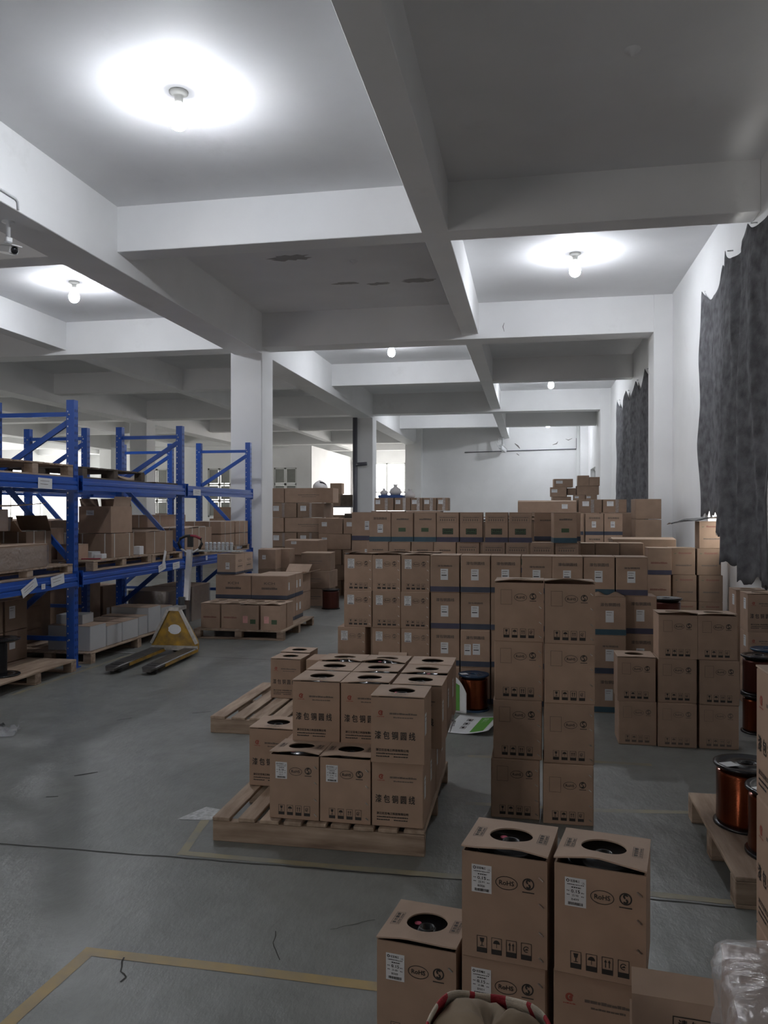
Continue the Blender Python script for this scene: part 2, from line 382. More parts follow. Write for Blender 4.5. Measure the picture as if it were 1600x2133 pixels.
strip('floor_tape', [(-4.42, 6.2), (-4.38, 7.9), (-4.30, 8.9)], 0.045, 'tape_faint', 0.001, 0.002)
strip('floor_tape', [(-4.9, 8.35), (-4.35, 8.28)], 0.05, 'white_scrap', 0.001, 0.002)
for pts, w in (([(-2.70, 4.38), (-2.66, 4.42), (-2.60, 4.47)], .012), ([(-2.66, 4.03), (-2.60, 4.05)], .010), ([(-0.95, 2.9), (-0.93, 2.8), (-0.88, 2.72)], .004), ([(-3.1, 5.6), (-3.02, 5.68)], .008), ([(-2.62, 5.9), (-2.5, 5.98)], .008),
               ([(-1.43, 2.63), (-1.40, 2.55), (-1.36, 2.52), (-1.37, 2.49)], .006), ([(-0.75, 2.95), (-0.6, 3.05)], .003)):
    strip('scuff_mark', pts, w, 'joint', 0.0018, 0.004, 40)
MB().add([(-1.80, 3.86, .0018), (-1.62, 3.88, .0018), (-1.60, 4.02, .0018), (-1.72, 4.05, .0018)], [(0, 1, 2, 3)]).build('white_mark', 'white_scrap', fl)
# ceiling slab
struct(MB().box(XL0 - .3, YB0 - .3, ZS, XW + .3, YB1 + .3, ZS + .15).build('ceiling', 'slab'))
def beamlabel(o, l): o['label'] = l; return struct(o)
for y0, y1 in YSEC: beamlabel(MB().cbox(XL0, y0, ZB, XW, y1, ZS + .01, .006).build('ceiling_beam', 'paint'), 'shallow white concrete beam running across the ceiling')
for y0, y1 in YPRI: beamlabel(MB().cbox(XL0, y0, ZP, XW, y1, ZS + .01, .006).build('ceiling_beam', 'paint'), 'deep white concrete beam running across the ceiling between columns')
for x0, x1 in XSEC: beamlabel(MB().cbox(x0, YB0, ZB + .001, x1, YB1 if x1 < -4 else YFAR, ZS + .01, .006).build('ceiling_beam', 'paint'), 'shallow white concrete beam running away from the viewer')
for x0, x1 in XCOL: beamlabel(MB().cbox(x0 + .06, YB0, ZL, x1 - .002, YB1, ZS + .01, .006).build('ceiling_beam', 'paint'), 'deep white concrete beam running along the column row')
for x0, x1 in XCOL:
    for y0, _ in YPRI: struct(MB().cbox(x0, y0 - .015, 0, x1, y0 + .57, ZS, .01).build('column', 'paint'))
for y0, _ in YPRI[:3] + [(31.45, 0)]: struct(MB().cbox(1.884, y0 - .015, 0, XW + .05, y0 + .57, ZS, .006).build('wall_pillar', 'paint'))
# walls with openings
def wall(name, axis, at, a0, a1, thick, holes, m='paint', top=ZS):
    """axis 'x': wall in plane x=at spanning y a0..a1; 'y': plane y=at spanning x. holes: (b0,b1,z0,z1)"""
    b = MB()
    def bx(p0, p1, z0, z1):
        if p1 - p0 < 1e-4 or z1 - z0 < 1e-4: return
        if axis == 'x': b.box(at, p0, z0, at + thick, p1, z1)
        else: b.box(p0, at, z0, p1, at + thick, z1)
    cur = a0
    for h0, h1, z0, z1 in sorted(holes):
        bx(cur, h0, 0, top); bx(h0, h1, 0, z0); bx(h0, h1, z1, top); cur = h1
    bx(cur, a1, 0, top)
    return struct(b.build(name, m))
nwin = [0]
def window(axis, at, a0, a1, z0, z1, ncol=2, nrow=2, glass=None):
    nwin[0] += 1; b = MB(); t = .065
    def bar(p0, p1, q0, q1):
        if axis == 'x': b.box(at - .03, p0, q0, at + .03, p1, q1)
        else: b.box(p0, at - .03, q0, p1, at + .03, q1)
    bar(a0, a1, z0, z0 + t); bar(a0, a1, z1 - t, z1); bar(a0, a0 + t, z0, z1); bar(a1 - t, a1, z0, z1)
    for i in range(1, ncol): x = a0 + (a1 - a0) * i / ncol; bar(x - t * .7, x + t * .7, z0, z1)
    for i in range(1, nrow): z = z0 + (z1 - z0) * i / nrow; bar(a0, a1, z - t * .6, z + t * .6)
    o = struct(b.build('window_%d' % nwin[0], 'frame_white'))
    if glass:
        for i in range(ncol):
            for j in range(nrow):
                p0 = a0 + (a1 - a0) * i / ncol + t; p1 = a0 + (a1 - a0) * (i + 1) / ncol - t
                q0 = z0 + (z1 - z0) * j / nrow + t; q1 = z0 + (z1 - z0) * (j + 1) / nrow - t
                g = MB()
                if axis == 'x': g.box(at - .006, p0, q0, at + .006, p1, q1)
                else: g.box(p0, at - .006, q0, p1, at + .006, q1)
                g.build('pane', glass, o)
    return o
def winglass():
    m = bpy.data.materials.new('clear_window_glass'); m.use_nodes = True
    nt = m.node_tree; nt.nodes.remove(nt.nodes['Principled BSDF'])
    t = nt.nodes.new('ShaderNodeBsdfTransparent'); g = nt.nodes.new('ShaderNodeBsdfGlossy'); x = nt.nodes.new('ShaderNodeMixShader')
    t.inputs['Color'].default_value = (.93, .95, .95, 1); g.inputs['Roughness'].default_value = .05; x.inputs[0].default_value = .06
    nt.links.new(t.outputs[0], x.inputs[1]); nt.links.new(g.outputs[0], x.inputs[2]); nt.links.new(x.outputs[0], nt.nodes['Material Output'].inputs['Surface'])
    return m
M['glass'] = winglass()
RW = [(4.7, 7.1, 1.2, 4.0), (7.75, 10.45, 1.2, 3.9), (15.8, 20.2, 1.2, 3.85), (28.0, 30.2, 1.0, 3.1)]
wall('wall_right', 'x', XW, YB0, YB1, .25, RW)
for i_, (a0, a1, z0, z1) in enumerate(RW): window('x', XW + .16, a0, a1, z0, z1, 3, 2, 'glass' if i_ < 3 else 'pane')  # farthest opening is a dark door recess, filled with grey panes
for a0, a1, z0, z1 in RW[:1]: portal(XW + .27, (a0 + a1) / 2, (z0 + z1) / 2, z1 - z0, a1 - a0, (0, R(90), 0))
struct(MB().box(XW - .05, 7.6, 1.14, XW + .12, 10.6, 1.2).build('trim_1', 'paint'))
# far wall of the right aisle, with its cable and cracks
struct(MB().box(-5.0, YFAR, 0, XW + .2, YFAR + .25, ZS).build('wall_far', 'paint'))
wf = bpy.data.objects['wall_far']
MB().tube([(-2.6, YFAR - .03, 3.92), (-1.1, YFAR - .03, 3.95), (0.4, YFAR - .03, 3.98), (1.75, YFAR - .03, 4.0), (1.76, YFAR - .03, 4.42)], .02, 6).build('wall_cable', 'pipe_grey', wf)
def crackmesh(fn, pts, w, name, parent, m='crack'):
    b = MB(); vs = []
    for i, (p, q) in enumerate(pts):
        a = pts[max(0, i - 1)]; c = pts[min(len(pts) - 1, i + 1)]; d = Vector((c[0] - a[0], c[1] - a[1])); d.normalize()
        ww = w * (0.4 if i in (0, len(pts) - 1) else 1)
        vs += [fn(p - d.y * ww, q + d.x * ww), fn(p + d.y * ww, q - d.x * ww)]
    b.add(vs, [(2 * i, 2 * i + 1, 2 * i + 3, 2 * i + 2) for i in range(len(pts) - 1)]); return b.build(name, m, parent)
ff = lambda p, q: (p, YFAR - .002, q)
for pts, w in (([(-.62, 4.25), (-.5, 4.15), (-.42, 4.05)], .03), ([(.85, 4.18), (1.0, 4.22), (1.05, 4.30)], .02), ([(-.55, 3.85), (-.45, 3.78)], .03), ([(1.35, 4.4), (1.45, 4.35), (1.6, 4.42)], .015)): crackmesh(ff, pts, w, 'plaster_crack', wf)
MB().tube([(1.83, YFAR - .1, 0), (1.83, YFAR - .1, 4.9)], .075, 10).build('drain_pipe', 'pipe_white', wf)
MB().box(-4.6, YFAR - .5, 0, -4.3, YFAR, ZS).build('wall_pillar', 'paint', wf)
# the hall to the left: far wall with windows, partition room, end walls
BW = [(-24.3, -20.5, 1.0, 3.9), (-19.5, -15.5, 1.0, 3.9), (-8.6, -5.6, 1.0, 4.15)]
wall('wall_back', 'y', YB1, XL0, -4.4, .25, BW)
for a0, a1, z0, z1 in BW: window('y', YB1 + .16, a0, a1, z0, z1, 3, 2, 'glass'); portal((a0 + a1) / 2, YB1 + .27, (z0 + z1) / 2, a1 - a0, z1 - z0, (R(-90), 0, 0))
LW = [(y, y + 3.6, 1.0, 3.9) for y in (19.0, 24.0, 28.6, 34.0)]
wall('wall_left', 'x', XL0 - .25, YB0, YB1, .25, LW)
for a0, a1, z0, z1 in LW: window('x', XL0 - .16, a0, a1, z0, z1, 3, 2, 'glass'); portal(XL0 - .27, (a0 + a1) / 2, (z0 + z1) / 2, z1 - z0, a1 - a0, (0, R(-90), 0))
FW = [(-10.5, -8.6, 0.0, 3.4)]
wall('wall_behind', 'y', YB0 - .25, XL0, XW, .25, FW)
for a0, a1, z0, z1 in FW: portal((a0 + a1) / 2, YB0 - .27, (z0 + z1) / 2, a1 - a0, z1 - z0, (R(90), 0, 0))
PW = [(-14.36, -13.28, 1.3, 3.5), (-11.25, -10.2, 1.3, 3.5), (-17.4, -16.3, 1.3, 3.5)]
wall('wall_partition', 'y', 34.0, -18.4, -9.5, .2, PW, top=ZB)
for a0, a1, z0, z1 in PW: window('y', 34.06, a0, a1, z0, z1, 2, 3, 'pane')
struct(MB().box(-9.7, 34.2, 0, -9.5, YB1, ZB).build('wall_partition_side', 'paint'))
# ceiling wear: peeled patches on the slab
cl = bpy.data.objects['ceiling']
def blotch(cx, cy, rx, ry, seed, m='peel'):
    r = random.Random(seed); n = 22
    pts = [(cx + rx * math.cos(2 * math.pi * i / n) * r.uniform(.6, 1.1), cy + ry * math.sin(2 * math.pi * i / n) * r.uniform(.5, 1.1), ZS - .0025) for i in range(n)]
    MB().add([(cx, cy, ZS - .0025)] + pts, [(0, 1 + i, 1 + (i + 1) % n) for i in range(n)]).build('peeled_patch', m, cl)
blotch(-3.15, 10.2, .32, .16, 1); blotch(-1.75, 9.75, .25, .12, 2); blotch(-1.6, 11.55, .28, .12, 3); blotch(-2.2, 11.6, .2, .08, 4); blotch(-2.7, 11.5, .22, .07, 5)
blotch(.62, 5.12, .28, .12, 6); blotch(-7.35, 10.3, .55, .3, 7, 'slab'); blotch(.2, 5.25, .04, .04, 8)
for x, y in ((0.73, 6.05), (-2.35, 10.5)):   # capped old lamp holes
    MB().lathe([(0, -.05), (.012, -.05), (.018, -.02), (.055, -.008), (.06, 0)], 14).build('old_lamp_plug', 'slab', cl, (x, y, ZS))
bm2 = lambda p, q: (p, 12.977, q)
crackmesh(bm2, [(-.42, 4.62), (-.44, 4.56), (-.42, 4.48)], .006, 'plaster_crack', cl)
# ------------------------------------------------------------------ bare bulbs on the ceiling
def bulb(x, y, label):
    root = empty('ceiling_bulb', (x, y, ZS))
    MB().lathe([(0, 0), (.075, 0), (.075, -.014), (.05, -.03), (.034, -.038), (.034, -.085), (.026, -.09), (0, -.09)], 18).build('lamp_holder', 'ceramic', root)
    MB().lathe([(0, -.088), (.026, -.088), (.034, -.11), (.062, -.165), (.073, -.192), (.076, -.215), (.074, -.220)], 20).build('bulb_shoulder', 'bulb_soft', root)
    MB().lathe([(.074, -.2202), (.073, -.238), (.066, -.268), (.046, -.294), (.020, -.307), (0, -.309)], 20).build('bulb_glass', 'bulb', root)
    tag(root, label, 'light bulb', 'bare ceiling bulbs')
bulb(-2.78, 6.0, 'large lit bare bulb on the ceiling nearest the viewer, upper left')
bulb(0.57, 10.7, 'lit bare bulb on the ceiling bay beside the dark window curtain')
bulb(-6.6, 10.7, 'lit bare bulb at the left edge, above the blue racks')
bulb(-2.72, 15.6, 'lit bare bulb half hidden behind the beam right of the white column')
bulb(0.50, 20.4, 'lit bare bulb in the third bay down the right aisle')
bulb(0.63, 30.0, 'smallest lit bare bulb in front of the far grey wall')
bulb(-2.72, 25.2, 'lit bare bulb hidden between far beams left of the aisle')
bulb(-6.6, 0.8, 'lit bare bulb behind the viewer over the left hall')
# ================================================================== cartons
BW_, BH_ = 0.245, 0.306
def fmap(face, w, d):
    if face == 'front': return lambda u, v, l: (-w / 2 + u, -d / 2 - l, v)
    if face == 'right': return lambda u, v, l: (w / 2 + l, -d / 2 + u, v)
    if face == 'left': return lambda u, v, l: (-w / 2 - l, d / 2 - u, v)
    return None
_cache = {}
def cached(key, fn):
    if key not in _cache: _cache[key] = fn()
    return _cache[key]
def body_mesh(w, d, h, hollow, m):
    def mk():
        b = MB()
        if not hollow: b.cbox(-w / 2, -d / 2, 0, w / 2, d / 2, h, .004)
        else:
            t = .005; c = .003
            def ring(x, y, z): return [(-x, -y, z), (x, -y, z), (x, y, z), (-x, y, z)]
            X, Y = w / 2, d / 2
            vs = ring(X - c, Y - c, 0) + ring(X, Y, c) + ring(X, Y, h) + ring(X - t, Y - t, h) + ring(X - t, Y - t, .03)
            fs = [(3, 2, 1, 0)]
            for k in range(4):
                for i in range(4): j = (i + 1) % 4; fs.append((4 * k + i, 4 * k + j, 4 * k + 4 + j, 4 * k + 4 + i))
            fs.append((16, 17, 18, 19)); b.add(vs, fs)
        return b.mesh('carton_body', m)
    return cached(('body', w, d, h, hollow, m), mk)
def lid_mesh(w, d, var, m='card_pale', hr=0.064):
    """top panel with a round hole; hinged at the back, its free front edge bowed up"""
    def mk():
        r = random.Random(var * 31 + 5); n = 32
        lift = (0.004, 0.012, 0.018, 0.008, 0.022)[var % 5]; peak = (0, -.3, .3, .1, -.1)[var % 5]; X, Y = w / 2 + .002, d / 2 + .002
        side = (0, .006, -.004, .004, 0)[var % 5]
        def warp(x, y):
            t = min(1, max(0, (Y - y) / (2 * Y))); q = max(0, 1 - abs(x / X - peak) / 1.1)
            return .002 + lift * (t ** 1.6) * (.35 + .9 * q) + side * (x / X) * t
        rings = []
        def sq(a):
            c, s_ = math.cos(a), math.sin(a); k = 1 / max(abs(c), abs(s_)); return X * c * k, Y * s_ * k
        angs = sorted([2 * math.pi * i / n for i in range(n)])
        def pt(a, t):
            x1, y1 = sq(a); x0, y0 = hr * math.cos(a), hr * math.sin(a) + .002
            return x0 + (x1 - x0) * t, y0 + (y1 - y0) * t
        vs = []; fs = []; T = (0, .3, .65, 1)
        for th in (0.0, .0045):
            for t in T:
                for a in angs: x, y = pt(a, t); vs.append((x, y, warp(x, y) + th))
        K = len(T)
        for k in range(K - 1):
            for i in range(n):
                j = (i + 1) % n
                fs.append((k * n + i, (k + 1) * n + i, (k + 1) * n + j, k * n + j))
                o = K * n; fs.append((o + k * n + i, o + k * n + j, o + (k + 1) * n + j, o + (k + 1) * n + i))
        for i in range(n):
            j = (i + 1) % n; o = K * n
            fs.append((i, j, o + j, o + i)); fs.append(((K - 1) * n + i, (K - 1) * n + j, o + (K - 1) * n + j, o + (K - 1) * n + i))
        b = MB(); b.add(vs, fs, 0, False); me = b.mesh('carton_lid', m)
        me['warp'] = (lift, peak, side)
        return me
    return cached(('lid', w, d, var, m), mk)
def lid_warp(w, d, var):
    lift = (0.004, 0.012, 0.018, 0.008, 0.022)[var % 5]; peak = (0, -.3, .3, .1, -.1)[var % 5]; X, Y = w / 2 + .002, d / 2 + .002
    side = (0, .006, -.004, .004, 0)[var % 5]
    def f(x, y):
        t = min(1, max(0, (Y - y) / (2 * Y))); q = max(0, 1 - abs(x / X - peak) / 1.1)
        return .0065 + lift * (t ** 1.6) * (.35 + .9 * q) + side * (x / X) * t
    return f
def stamp_mesh(w, d, var, mode):
    """'请勿翻倒 Do Not Turnover' stamps on the lid"""
    def mk():
        p = Print()
        if mode == 'sides':
            for cu in (-w / 2 + .028, w / 2 - .028):
                p.frame(cu - .014, -.04, cu + .014, .04, .0012); p.text('请 勿 翻 倒', cu - .005, 0, .066, .011, vert=True); p.text('Do Not Turnover', cu + .007, 0, .066, .008, vert=True)
        else:
            p.frame(-.045, -d / 2 + .014, .045, -d / 2 + .042, .0012); p.text('请 勿 翻 倒', 0, -d / 2 + .033, .074, .011); p.text('Do Not Turnover', 0, -d / 2 + .021, .074, .008)
        wf_ = lid_warp(w, d, var)
        return p.mesh('stamp', ['ink_faint' if mode == 'front' else 'ink'], lambda u, v, l: (u, v, wf_(u, v) + l + .0005))
    return cached(('stamp', w, d, var, mode), mk)
def flaps_mesh(w, d, m='card_pale', gap=.004, lift=0.0):
    def mk():
        b = MB(); X, Y = w / 2 + .001, d / 2 + .001
        b.add([(-X, -Y, .0005), (X, -Y, .0005), (X, -gap / 2, .0005 + lift), (-X, -gap / 2, .0005 + lift), (-X, -Y, .0045), (X, -Y, .0045), (X, -gap / 2, .0045 + lift), (-X, -gap / 2, .0045 + lift)],
              [(0, 3, 2, 1), (4, 5, 6, 7), (0, 1, 5, 4), (2, 3, 7, 6), (1, 2, 6, 5), (0, 4, 7, 3)])
        return b.mesh('flap', m)
    return cached(('flaps', w, d, m, lift), mk)
def icons(p, u0, v0, faint):
    w, h, g = .030, .048, .0425
    for k in range(4):
        a = u0 + g * k; p.frame(a, v0, a + w, v0 + h, .0016); p.rect(a, v0, a + w, v0 + h * .3); c = a + w / 2; y = v0 + h * .34
        if k == 0:    # glass
            p.poly([(c - .007, y + .026), (c + .007, y + .026), (c + .004, y + .014), (c - .004, y + .014)]); p.rect(c - .0012, y + .004, c + .0012, y + .014); p.rect(c - .006, y + .002, c + .006, y + .004)
        elif k == 1:  # umbrella
            p.poly([(c + .010 * math.cos(math.pi * i / 8), y + .014 + .011 * math.sin(math.pi * i / 8)) for i in range(9)]); p.rect(c - .0008, y + .003, c + .0008, y + .014)
        elif k == 2:  # this way up
            for q in (-.005, .005): p.rect(c + q - .0013, y + .003, c + q + .0013, y + .018); p.poly([(c + q - .004, y + .017), (c + q + .004, y + .017), (c + q, y + .025)])
        else:
            p.ring(c, y + .014, .009, .009, .0025, 0, 10, .6, 5.2); p.poly([(c - .008, y + .01), (c + .006, y + .012), (c + .002, y + .017)])
def qs_mark(p, cu, cv, r):
    p.ring(cu, cv, r, r, r * .22, 0, 18); p.ring(cu, cv + r * .38, r * .42, r * .42, r * .3, 0, 10, .2, 4.6); p.ring(cu, cv - r * .38, r * .42, r * .42, r * .3, 0, 10, -2.9, 1.5)
    p.rect(cu - r, cv - r * 1.5, cu + r, cv - r * 1.32)
def rohs_mesh(w, d, h, rect, ink='ink', dv=0.0, icon=True):
    def mk():
        p = Print(); k = w / .245
        if rect: p.frame(.030 * k, h - .113 + dv, .086 * k, h - .036 + dv, .0013)
        p.ring(.130 * k, h - .076 + dv, .032 * k, .0195, .0021); p.text('RoHS', .130 * k, h - .076 + dv, .042 * k, .013)
        qs_mark(p, .192 * k, h - .070 + dv, .017)
        if icon: icons(p, .044 * k, .020, 0)
        return p.mesh('printed_marks', [ink], fmap('front', w, d))
    return cached(('rohs', w, d, h, rect, ink, dv, icon), mk)
def cn_mesh(w, d, h, face='front'):
    def mk():
        p = Print()
        L_ = d if face in ('left', 'right') else w
        k = L_ / .245; cu = .045 * k; cv = h - .072
        p.ring(cu, cv, .012, .012, .006, 1, 14, .4, 5.6); p.disc(cu + .003, cv, .005, .005, 1, 10); p.dashes(cu - .018, cu + .018, cv - .019, .0035, 1, 4)
        p.dashes(.086 * k, .212 * k, cv - .006, .009, 2, 5); p.dashes(.103 * k, .196 * k, cv - .022, .006, 2, 6)
        p.text('漆 包 铜 圆 线', L_ / 2 - .012 * k, .130, .186 * k, .037)
        p.text('浙江亿互电工科技有限公司', .098 * k, .062, .150 * k, .0115)
        p.dashes(.024 * k, .172 * k, .043, .006, 0, 7); p.dashes(.024 * k, .085 * k, .030, .006, 0, 8); p.dashes(.105 * k, .170 * k, .030, .006, 0, 9)
        return p.mesh('printed_marks', ['ink', 'red_ink', 'ink_faint'], fmap(face, w, d))
    return cached(('cn', w, d, h, face), mk)
def sticker_mesh(w, d, h, dia, kg, code, u0=.029, face='front', sw=.058, sh=.080, v0=None):
    def mk():
        p = Print(); v1 = (h - .034) if v0 is None else v0 + sh; v_ = v1 - sh; k = sw / .058
        p.rect(u0, v_, u0 + sw, v1, 0); p.layer = 1
        p.ring(u0 + .008 * k, v1 - .009, .0045, .0045, .002, 1, 10); p.text('亿互电工', u0 + .028 * k, v1 - .009, .026 * k, .0065, 1); p.text('UL', u0 + .051 * k, v1 - .012, .008 * k, .006, 1)
        p.dashes(u0 + .006, u0 + sw - .006, v1 - .020, .0025, 1, 3); p.dashes(u0 + .018 * k, u0 + sw - .014 * k, v1 - .028, .0035, 1, 11)
        p.dashes(u0 + .005, u0 + .013, v1 - .038, .0025, 1, 21); p.text(dia, u0 + .029 * k, v1 - .0375, .024 * k, .0085, 1); p.dashes(u0 + sw - .013, u0 + sw - .005, v1 - .041, .0025, 1, 12)
        p.dashes(u0 + .005, u0 + .013, v1 - .049, .0025, 1, 22); p.text(kg, u0 + .028 * k, v1 - .049, .018 * k, .0058, 1); p.dashes(u0 + sw - .013, u0 + sw - .006, v1 - .051, .0025, 1, 13)
        p.text(code, u0 + .028 * k, v1 - .060, .020 * k, .0062, 1)
        r = random.Random(hash(code) % 99 if False else len(code) + ord(code[-1])); u = u0 + .009
        while u < u0 + sw - .008:
            q = r.uniform(.0008, .0028); p.rect(u, v_ + .004, u + q, v_ + .012, 1); u += q + r.uniform(.0008, .0018)
        return p.mesh('label_sticker', ['paper', 'ink'], fmap(face, w, d))
    return cached(('st', w, d, h, dia, kg, code, u0, face, v0), mk)
def plain_sticker(w, d, u0, v0, sw, sh, face='front', bar=True, m='paper'):
    def mk():
        p = Print(); p.rect(u0, v0, u0 + sw, v0 + sh, 0); p.layer = 1
        p.dashes(u0 + sw * .12, u0 + sw * .8, v0 + sh * .82, sh * .05, 2, 3)
        if bar: p.rect(u0 + sw * .12, v0 + sh * .38, u0 + sw * .82, v0 + sh * .46, 1)
        p.dashes(u0 + sw * .12, u0 + sw * .7, v0 + sh * .62, sh * .04, 2, 5)
        return p.mesh('label_sticker', [m, 'ink', 'ink_faint'], fmap(face, w, d))
    return cached(('ps', w, d, u0, v0, sw, sh, face, bar, m), mk)
def band_mesh(w, d, h, m, z0=.006, hh=.05):
    def mk():
        e = .0009; X, Y = w / 2 + e, d / 2 + e; b = MB()
        vs = [(-X, -Y, z0), (X, -Y, z0), (X, Y, z0), (-X, Y, z0), (-X, -Y, z0 + hh), (X, -Y, z0 + hh), (X, Y, z0 + hh), (-X, Y, z0 + hh)]
        b.add(vs, [(i, (i + 1) % 4, (i + 1) % 4 + 4, i + 4) for i in range(4)])
        return b.mesh('printed_band', m)
    return cached(('band', w, d, m, z0, hh), mk)
def staples_mesh(w, d, h):
    def mk():
        b = MB()
        for z in (.028, .10, .18, .255):
            mt = Matrix.Translation((w / 2 - .017, -d / 2 - .0012, z)) @ Matrix.Rotation(.7, 4, 'Y')
            b.box(-.008, -.0014, -.0019, .008, .001, .0019, 0, mt)
        return b.mesh('staples', 'steel')
    return cached(('stp', w, d, h), mk)
def gtext_mesh(w, d, h, style):
    def mk():
        p = Print()
        if style == 'line': p.text('漆包铜圆线', w / 2, h - .062, .62 * w, .026, 0)
        elif style == 'thin': p.text('漆包铜圆线', w / 2, h - .085, .50 * w, .015, 0)
        elif style == 'green': p.dashes(w * .24, w * .8, h - .078, .02, 0, 4); p.rect(w * .33, .112, w * .66, .153, 1)
        elif style == 'panel':
            p.frame(w * .10, h - .105, w * .90, h - .035, .002, 0)
            for k in range(7): p.rect(w * (.15 + .1 * k), h - .088, w * (.15 + .1 * k) + .010, h - .066, 0)
            p.dashes(w * .14, w * .86, h - .055, .010, 0, 6)
            p.rect(w * .26, .086, w * .74, .148, 2); p.layer = 1; p.rect(w * .28, .092, w * .72, .142, 1); p.layer = 2; p.text('无铅环保', w / 2, .128, w * .36, .020, 2); p.dashes(w * .31, w * .68, .100, .010, 2, 2)
        elif style == 'redlines':
            p.dashes(w * .12, w * .2, h - .06, .006, 1, 3); p.dashes(w * .3, w * .85, h - .062, .020, 2, 8); p.dashes(w * .18, w * .85, .10, .016, 0, 9)
        elif style == 'logo': p.text('KCH', w / 2, h * .68, w * .30, .030, 0); p.dashes(w * .28, w * .72, h * .42, .03, 0, 5)
        elif style == 'logo_side': p.text('KCH', w / 2, h * .68, w * .36, .030, 0); p.dashes(w * .22, w * .78, h * .36, .04, 0, 5)
        elif style == 'long': p.dashes(w * .28, w * .72, h * .52, .014, 0, 6); p.dashes(w * .35, w * .65, h * .40, .010, 0, 7)
        elif style == 'redbox': p.dashes(w * .12, w * .82, h * .42, .022, 2, 5)
        elif style == 'redgreen': p.rect(w * .56, .075, w * .84, .13, 1)
        return p.mesh('printed_marks', ['ink_faint', 'green', 'red_faint'] if style not in ('panel',) else ['ink_faint', 'green', 'ink'], fmap('front', w, d))
    return cached(('gt', w, d, h, style), mk)
def tape_mesh(w, d, h, m='film_clear', u=.5, wid=.05):
    def mk():
        e = .0015; x0, x1 = w * u - w / 2 - wid / 2, w * u - w / 2 + wid / 2; b = MB()
        b.grid(lambda s, t: (x0 + (x1 - x0) * s + .003 * math.sin(t * 23), -d / 2 - e - .001 * math.sin(t * 31 + s * 9), h * t), 4, 12, 0)
        return b.mesh('packing_tape', m)
    return cached(('tape', w, d, h, m, u), mk)

def carton(x, y, z, label, rot=0.0, w=BW_, d=BW_, h=BH_, m='card', group=None, lid=None, top='flaps', parts=(), spool=None, cat='carton'):
    """x, y: front-left bottom corner; rot turns the carton about it"""
    c, s = math.cos(rot), math.sin(rot)
    loc = (x + c * w / 2 - s * d / 2, y + s * w / 2 + c * d / 2, z)
    hollow = lid is not None or top == 'open'
    o = link('carton', body_mesh(w, d, h, hollow, m), None, loc, rot)
    if lid is not None: link('lid', lid_mesh(w, d, lid), o, (0, 0, h))
    elif top in ('flaps', 'flaps_up'):
        for a_ in (0, math.pi): link('flap', flaps_mesh(w, d, lift=.02 if top == 'flaps_up' and a_ == 0 else 0), o, (0, 0, h), a_)
    for me in parts:
        q_ = link(me.name.split('.')[0], me, o, (0, 0, h if me.name.startswith('stamp') else 0))
        if me.name.split('.')[0] in ('printed_marks', 'stamp', 'staples'): q_['kind'] = 'stuff'
    tag(o, label, cat, group)
    if spool:
        so = link('wire_spool', cached('inspool', lambda: MB().lathe([(0.0, .0), (.110, .0), (.112, .008), (.108, .012), (.08, .016), (.075, .25), (.112, .254), (.112, .262), (.10, .266), (.030, .262), (.026, .272), (.018, .272), (.016, .2), (0, .2)], 28).mesh('wire_spool', 'black')), None, (loc[0], loc[1], z + .0315), rot)
        tag(so, spool, 'spool', 'black spools inside open-holed cartons')
        if random.random() < .8:
            a = random.uniform(2.0, 5.5); link('round_sticker', cached('dot', lambda: MB().lathe([(0, .0012), (.011, .0012), (.011, 0)], 12).mesh('round_sticker', 'pink')), so, (.045 * math.cos(a), .045 * math.sin(a), .2642))
    return o
def base(x, y, h, label, w=BW_, d=BW_, m='card_dark', group=None, rot=0.0):
    return carton(x, y, 0, label, rot, w=w, d=d, h=h - .001, m=m, group=group, top='none')
G1 = 'brown wire cartons with a round hole in the lid'
# --- foreground cluster (two stacks and one low carton)
def rohs(w, rect, **k): return rohs_mesh(w, w, BH_, rect, **k)
ST = lambda dia, kg, code: sticker_mesh(BW_, BW_, BH_, dia, kg, code)
stap = staples_mesh(BW_, BW_, BH_)
r0 = R(-8.5)
carton(-.456, 2.36, 0, 'low open-holed carton labelled B509 left of the foreground stacks', r0, group=G1, lid=1, parts=(rohs(BW_, False), ST('0.15', '25.80', 'B509'), stap, stamp_mesh(BW_, BW_, 1, 'sides')), spool='black spool with pink dot inside the low foreground carton labelled B509')
carton(-.198, 2.330, 0, 'bottom carton under the foreground carton labelled B506', r0, group=G1, top='none', parts=(rohs(BW_, False), ST('0.15', '25.88', 'B501'), stap))
carton(-.196, 2.318, BH_, 'foreground carton labelled B506 with bowed lid, top of its stack', r0, group=G1, lid=2, parts=(rohs(BW_, False), ST('0.15', '25.91', 'B506'), stap, stamp_mesh(BW_, BW_, 2, 'sides')), spool='black spool inside the foreground carton labelled B506')
carton(.064, 2.300, 0, 'bottom carton with faint red mark under the foreground carton labelled B499', R(-9.5), group=G1, top='none', parts=(cn_mesh(BW_, BW_, BH_),))
carton(.066, 2.285, BH_, 'foreground carton labelled B499 with glossy spool showing, top of its stack', R(-10.5), group=G1, lid=4, parts=(rohs(BW_, False), ST('0.15', '25.98', 'B499'), stap, stamp_mesh(BW_, BW_, 4, 'sides')), spool='glossy black spool inside the foreground carton labelled B499')
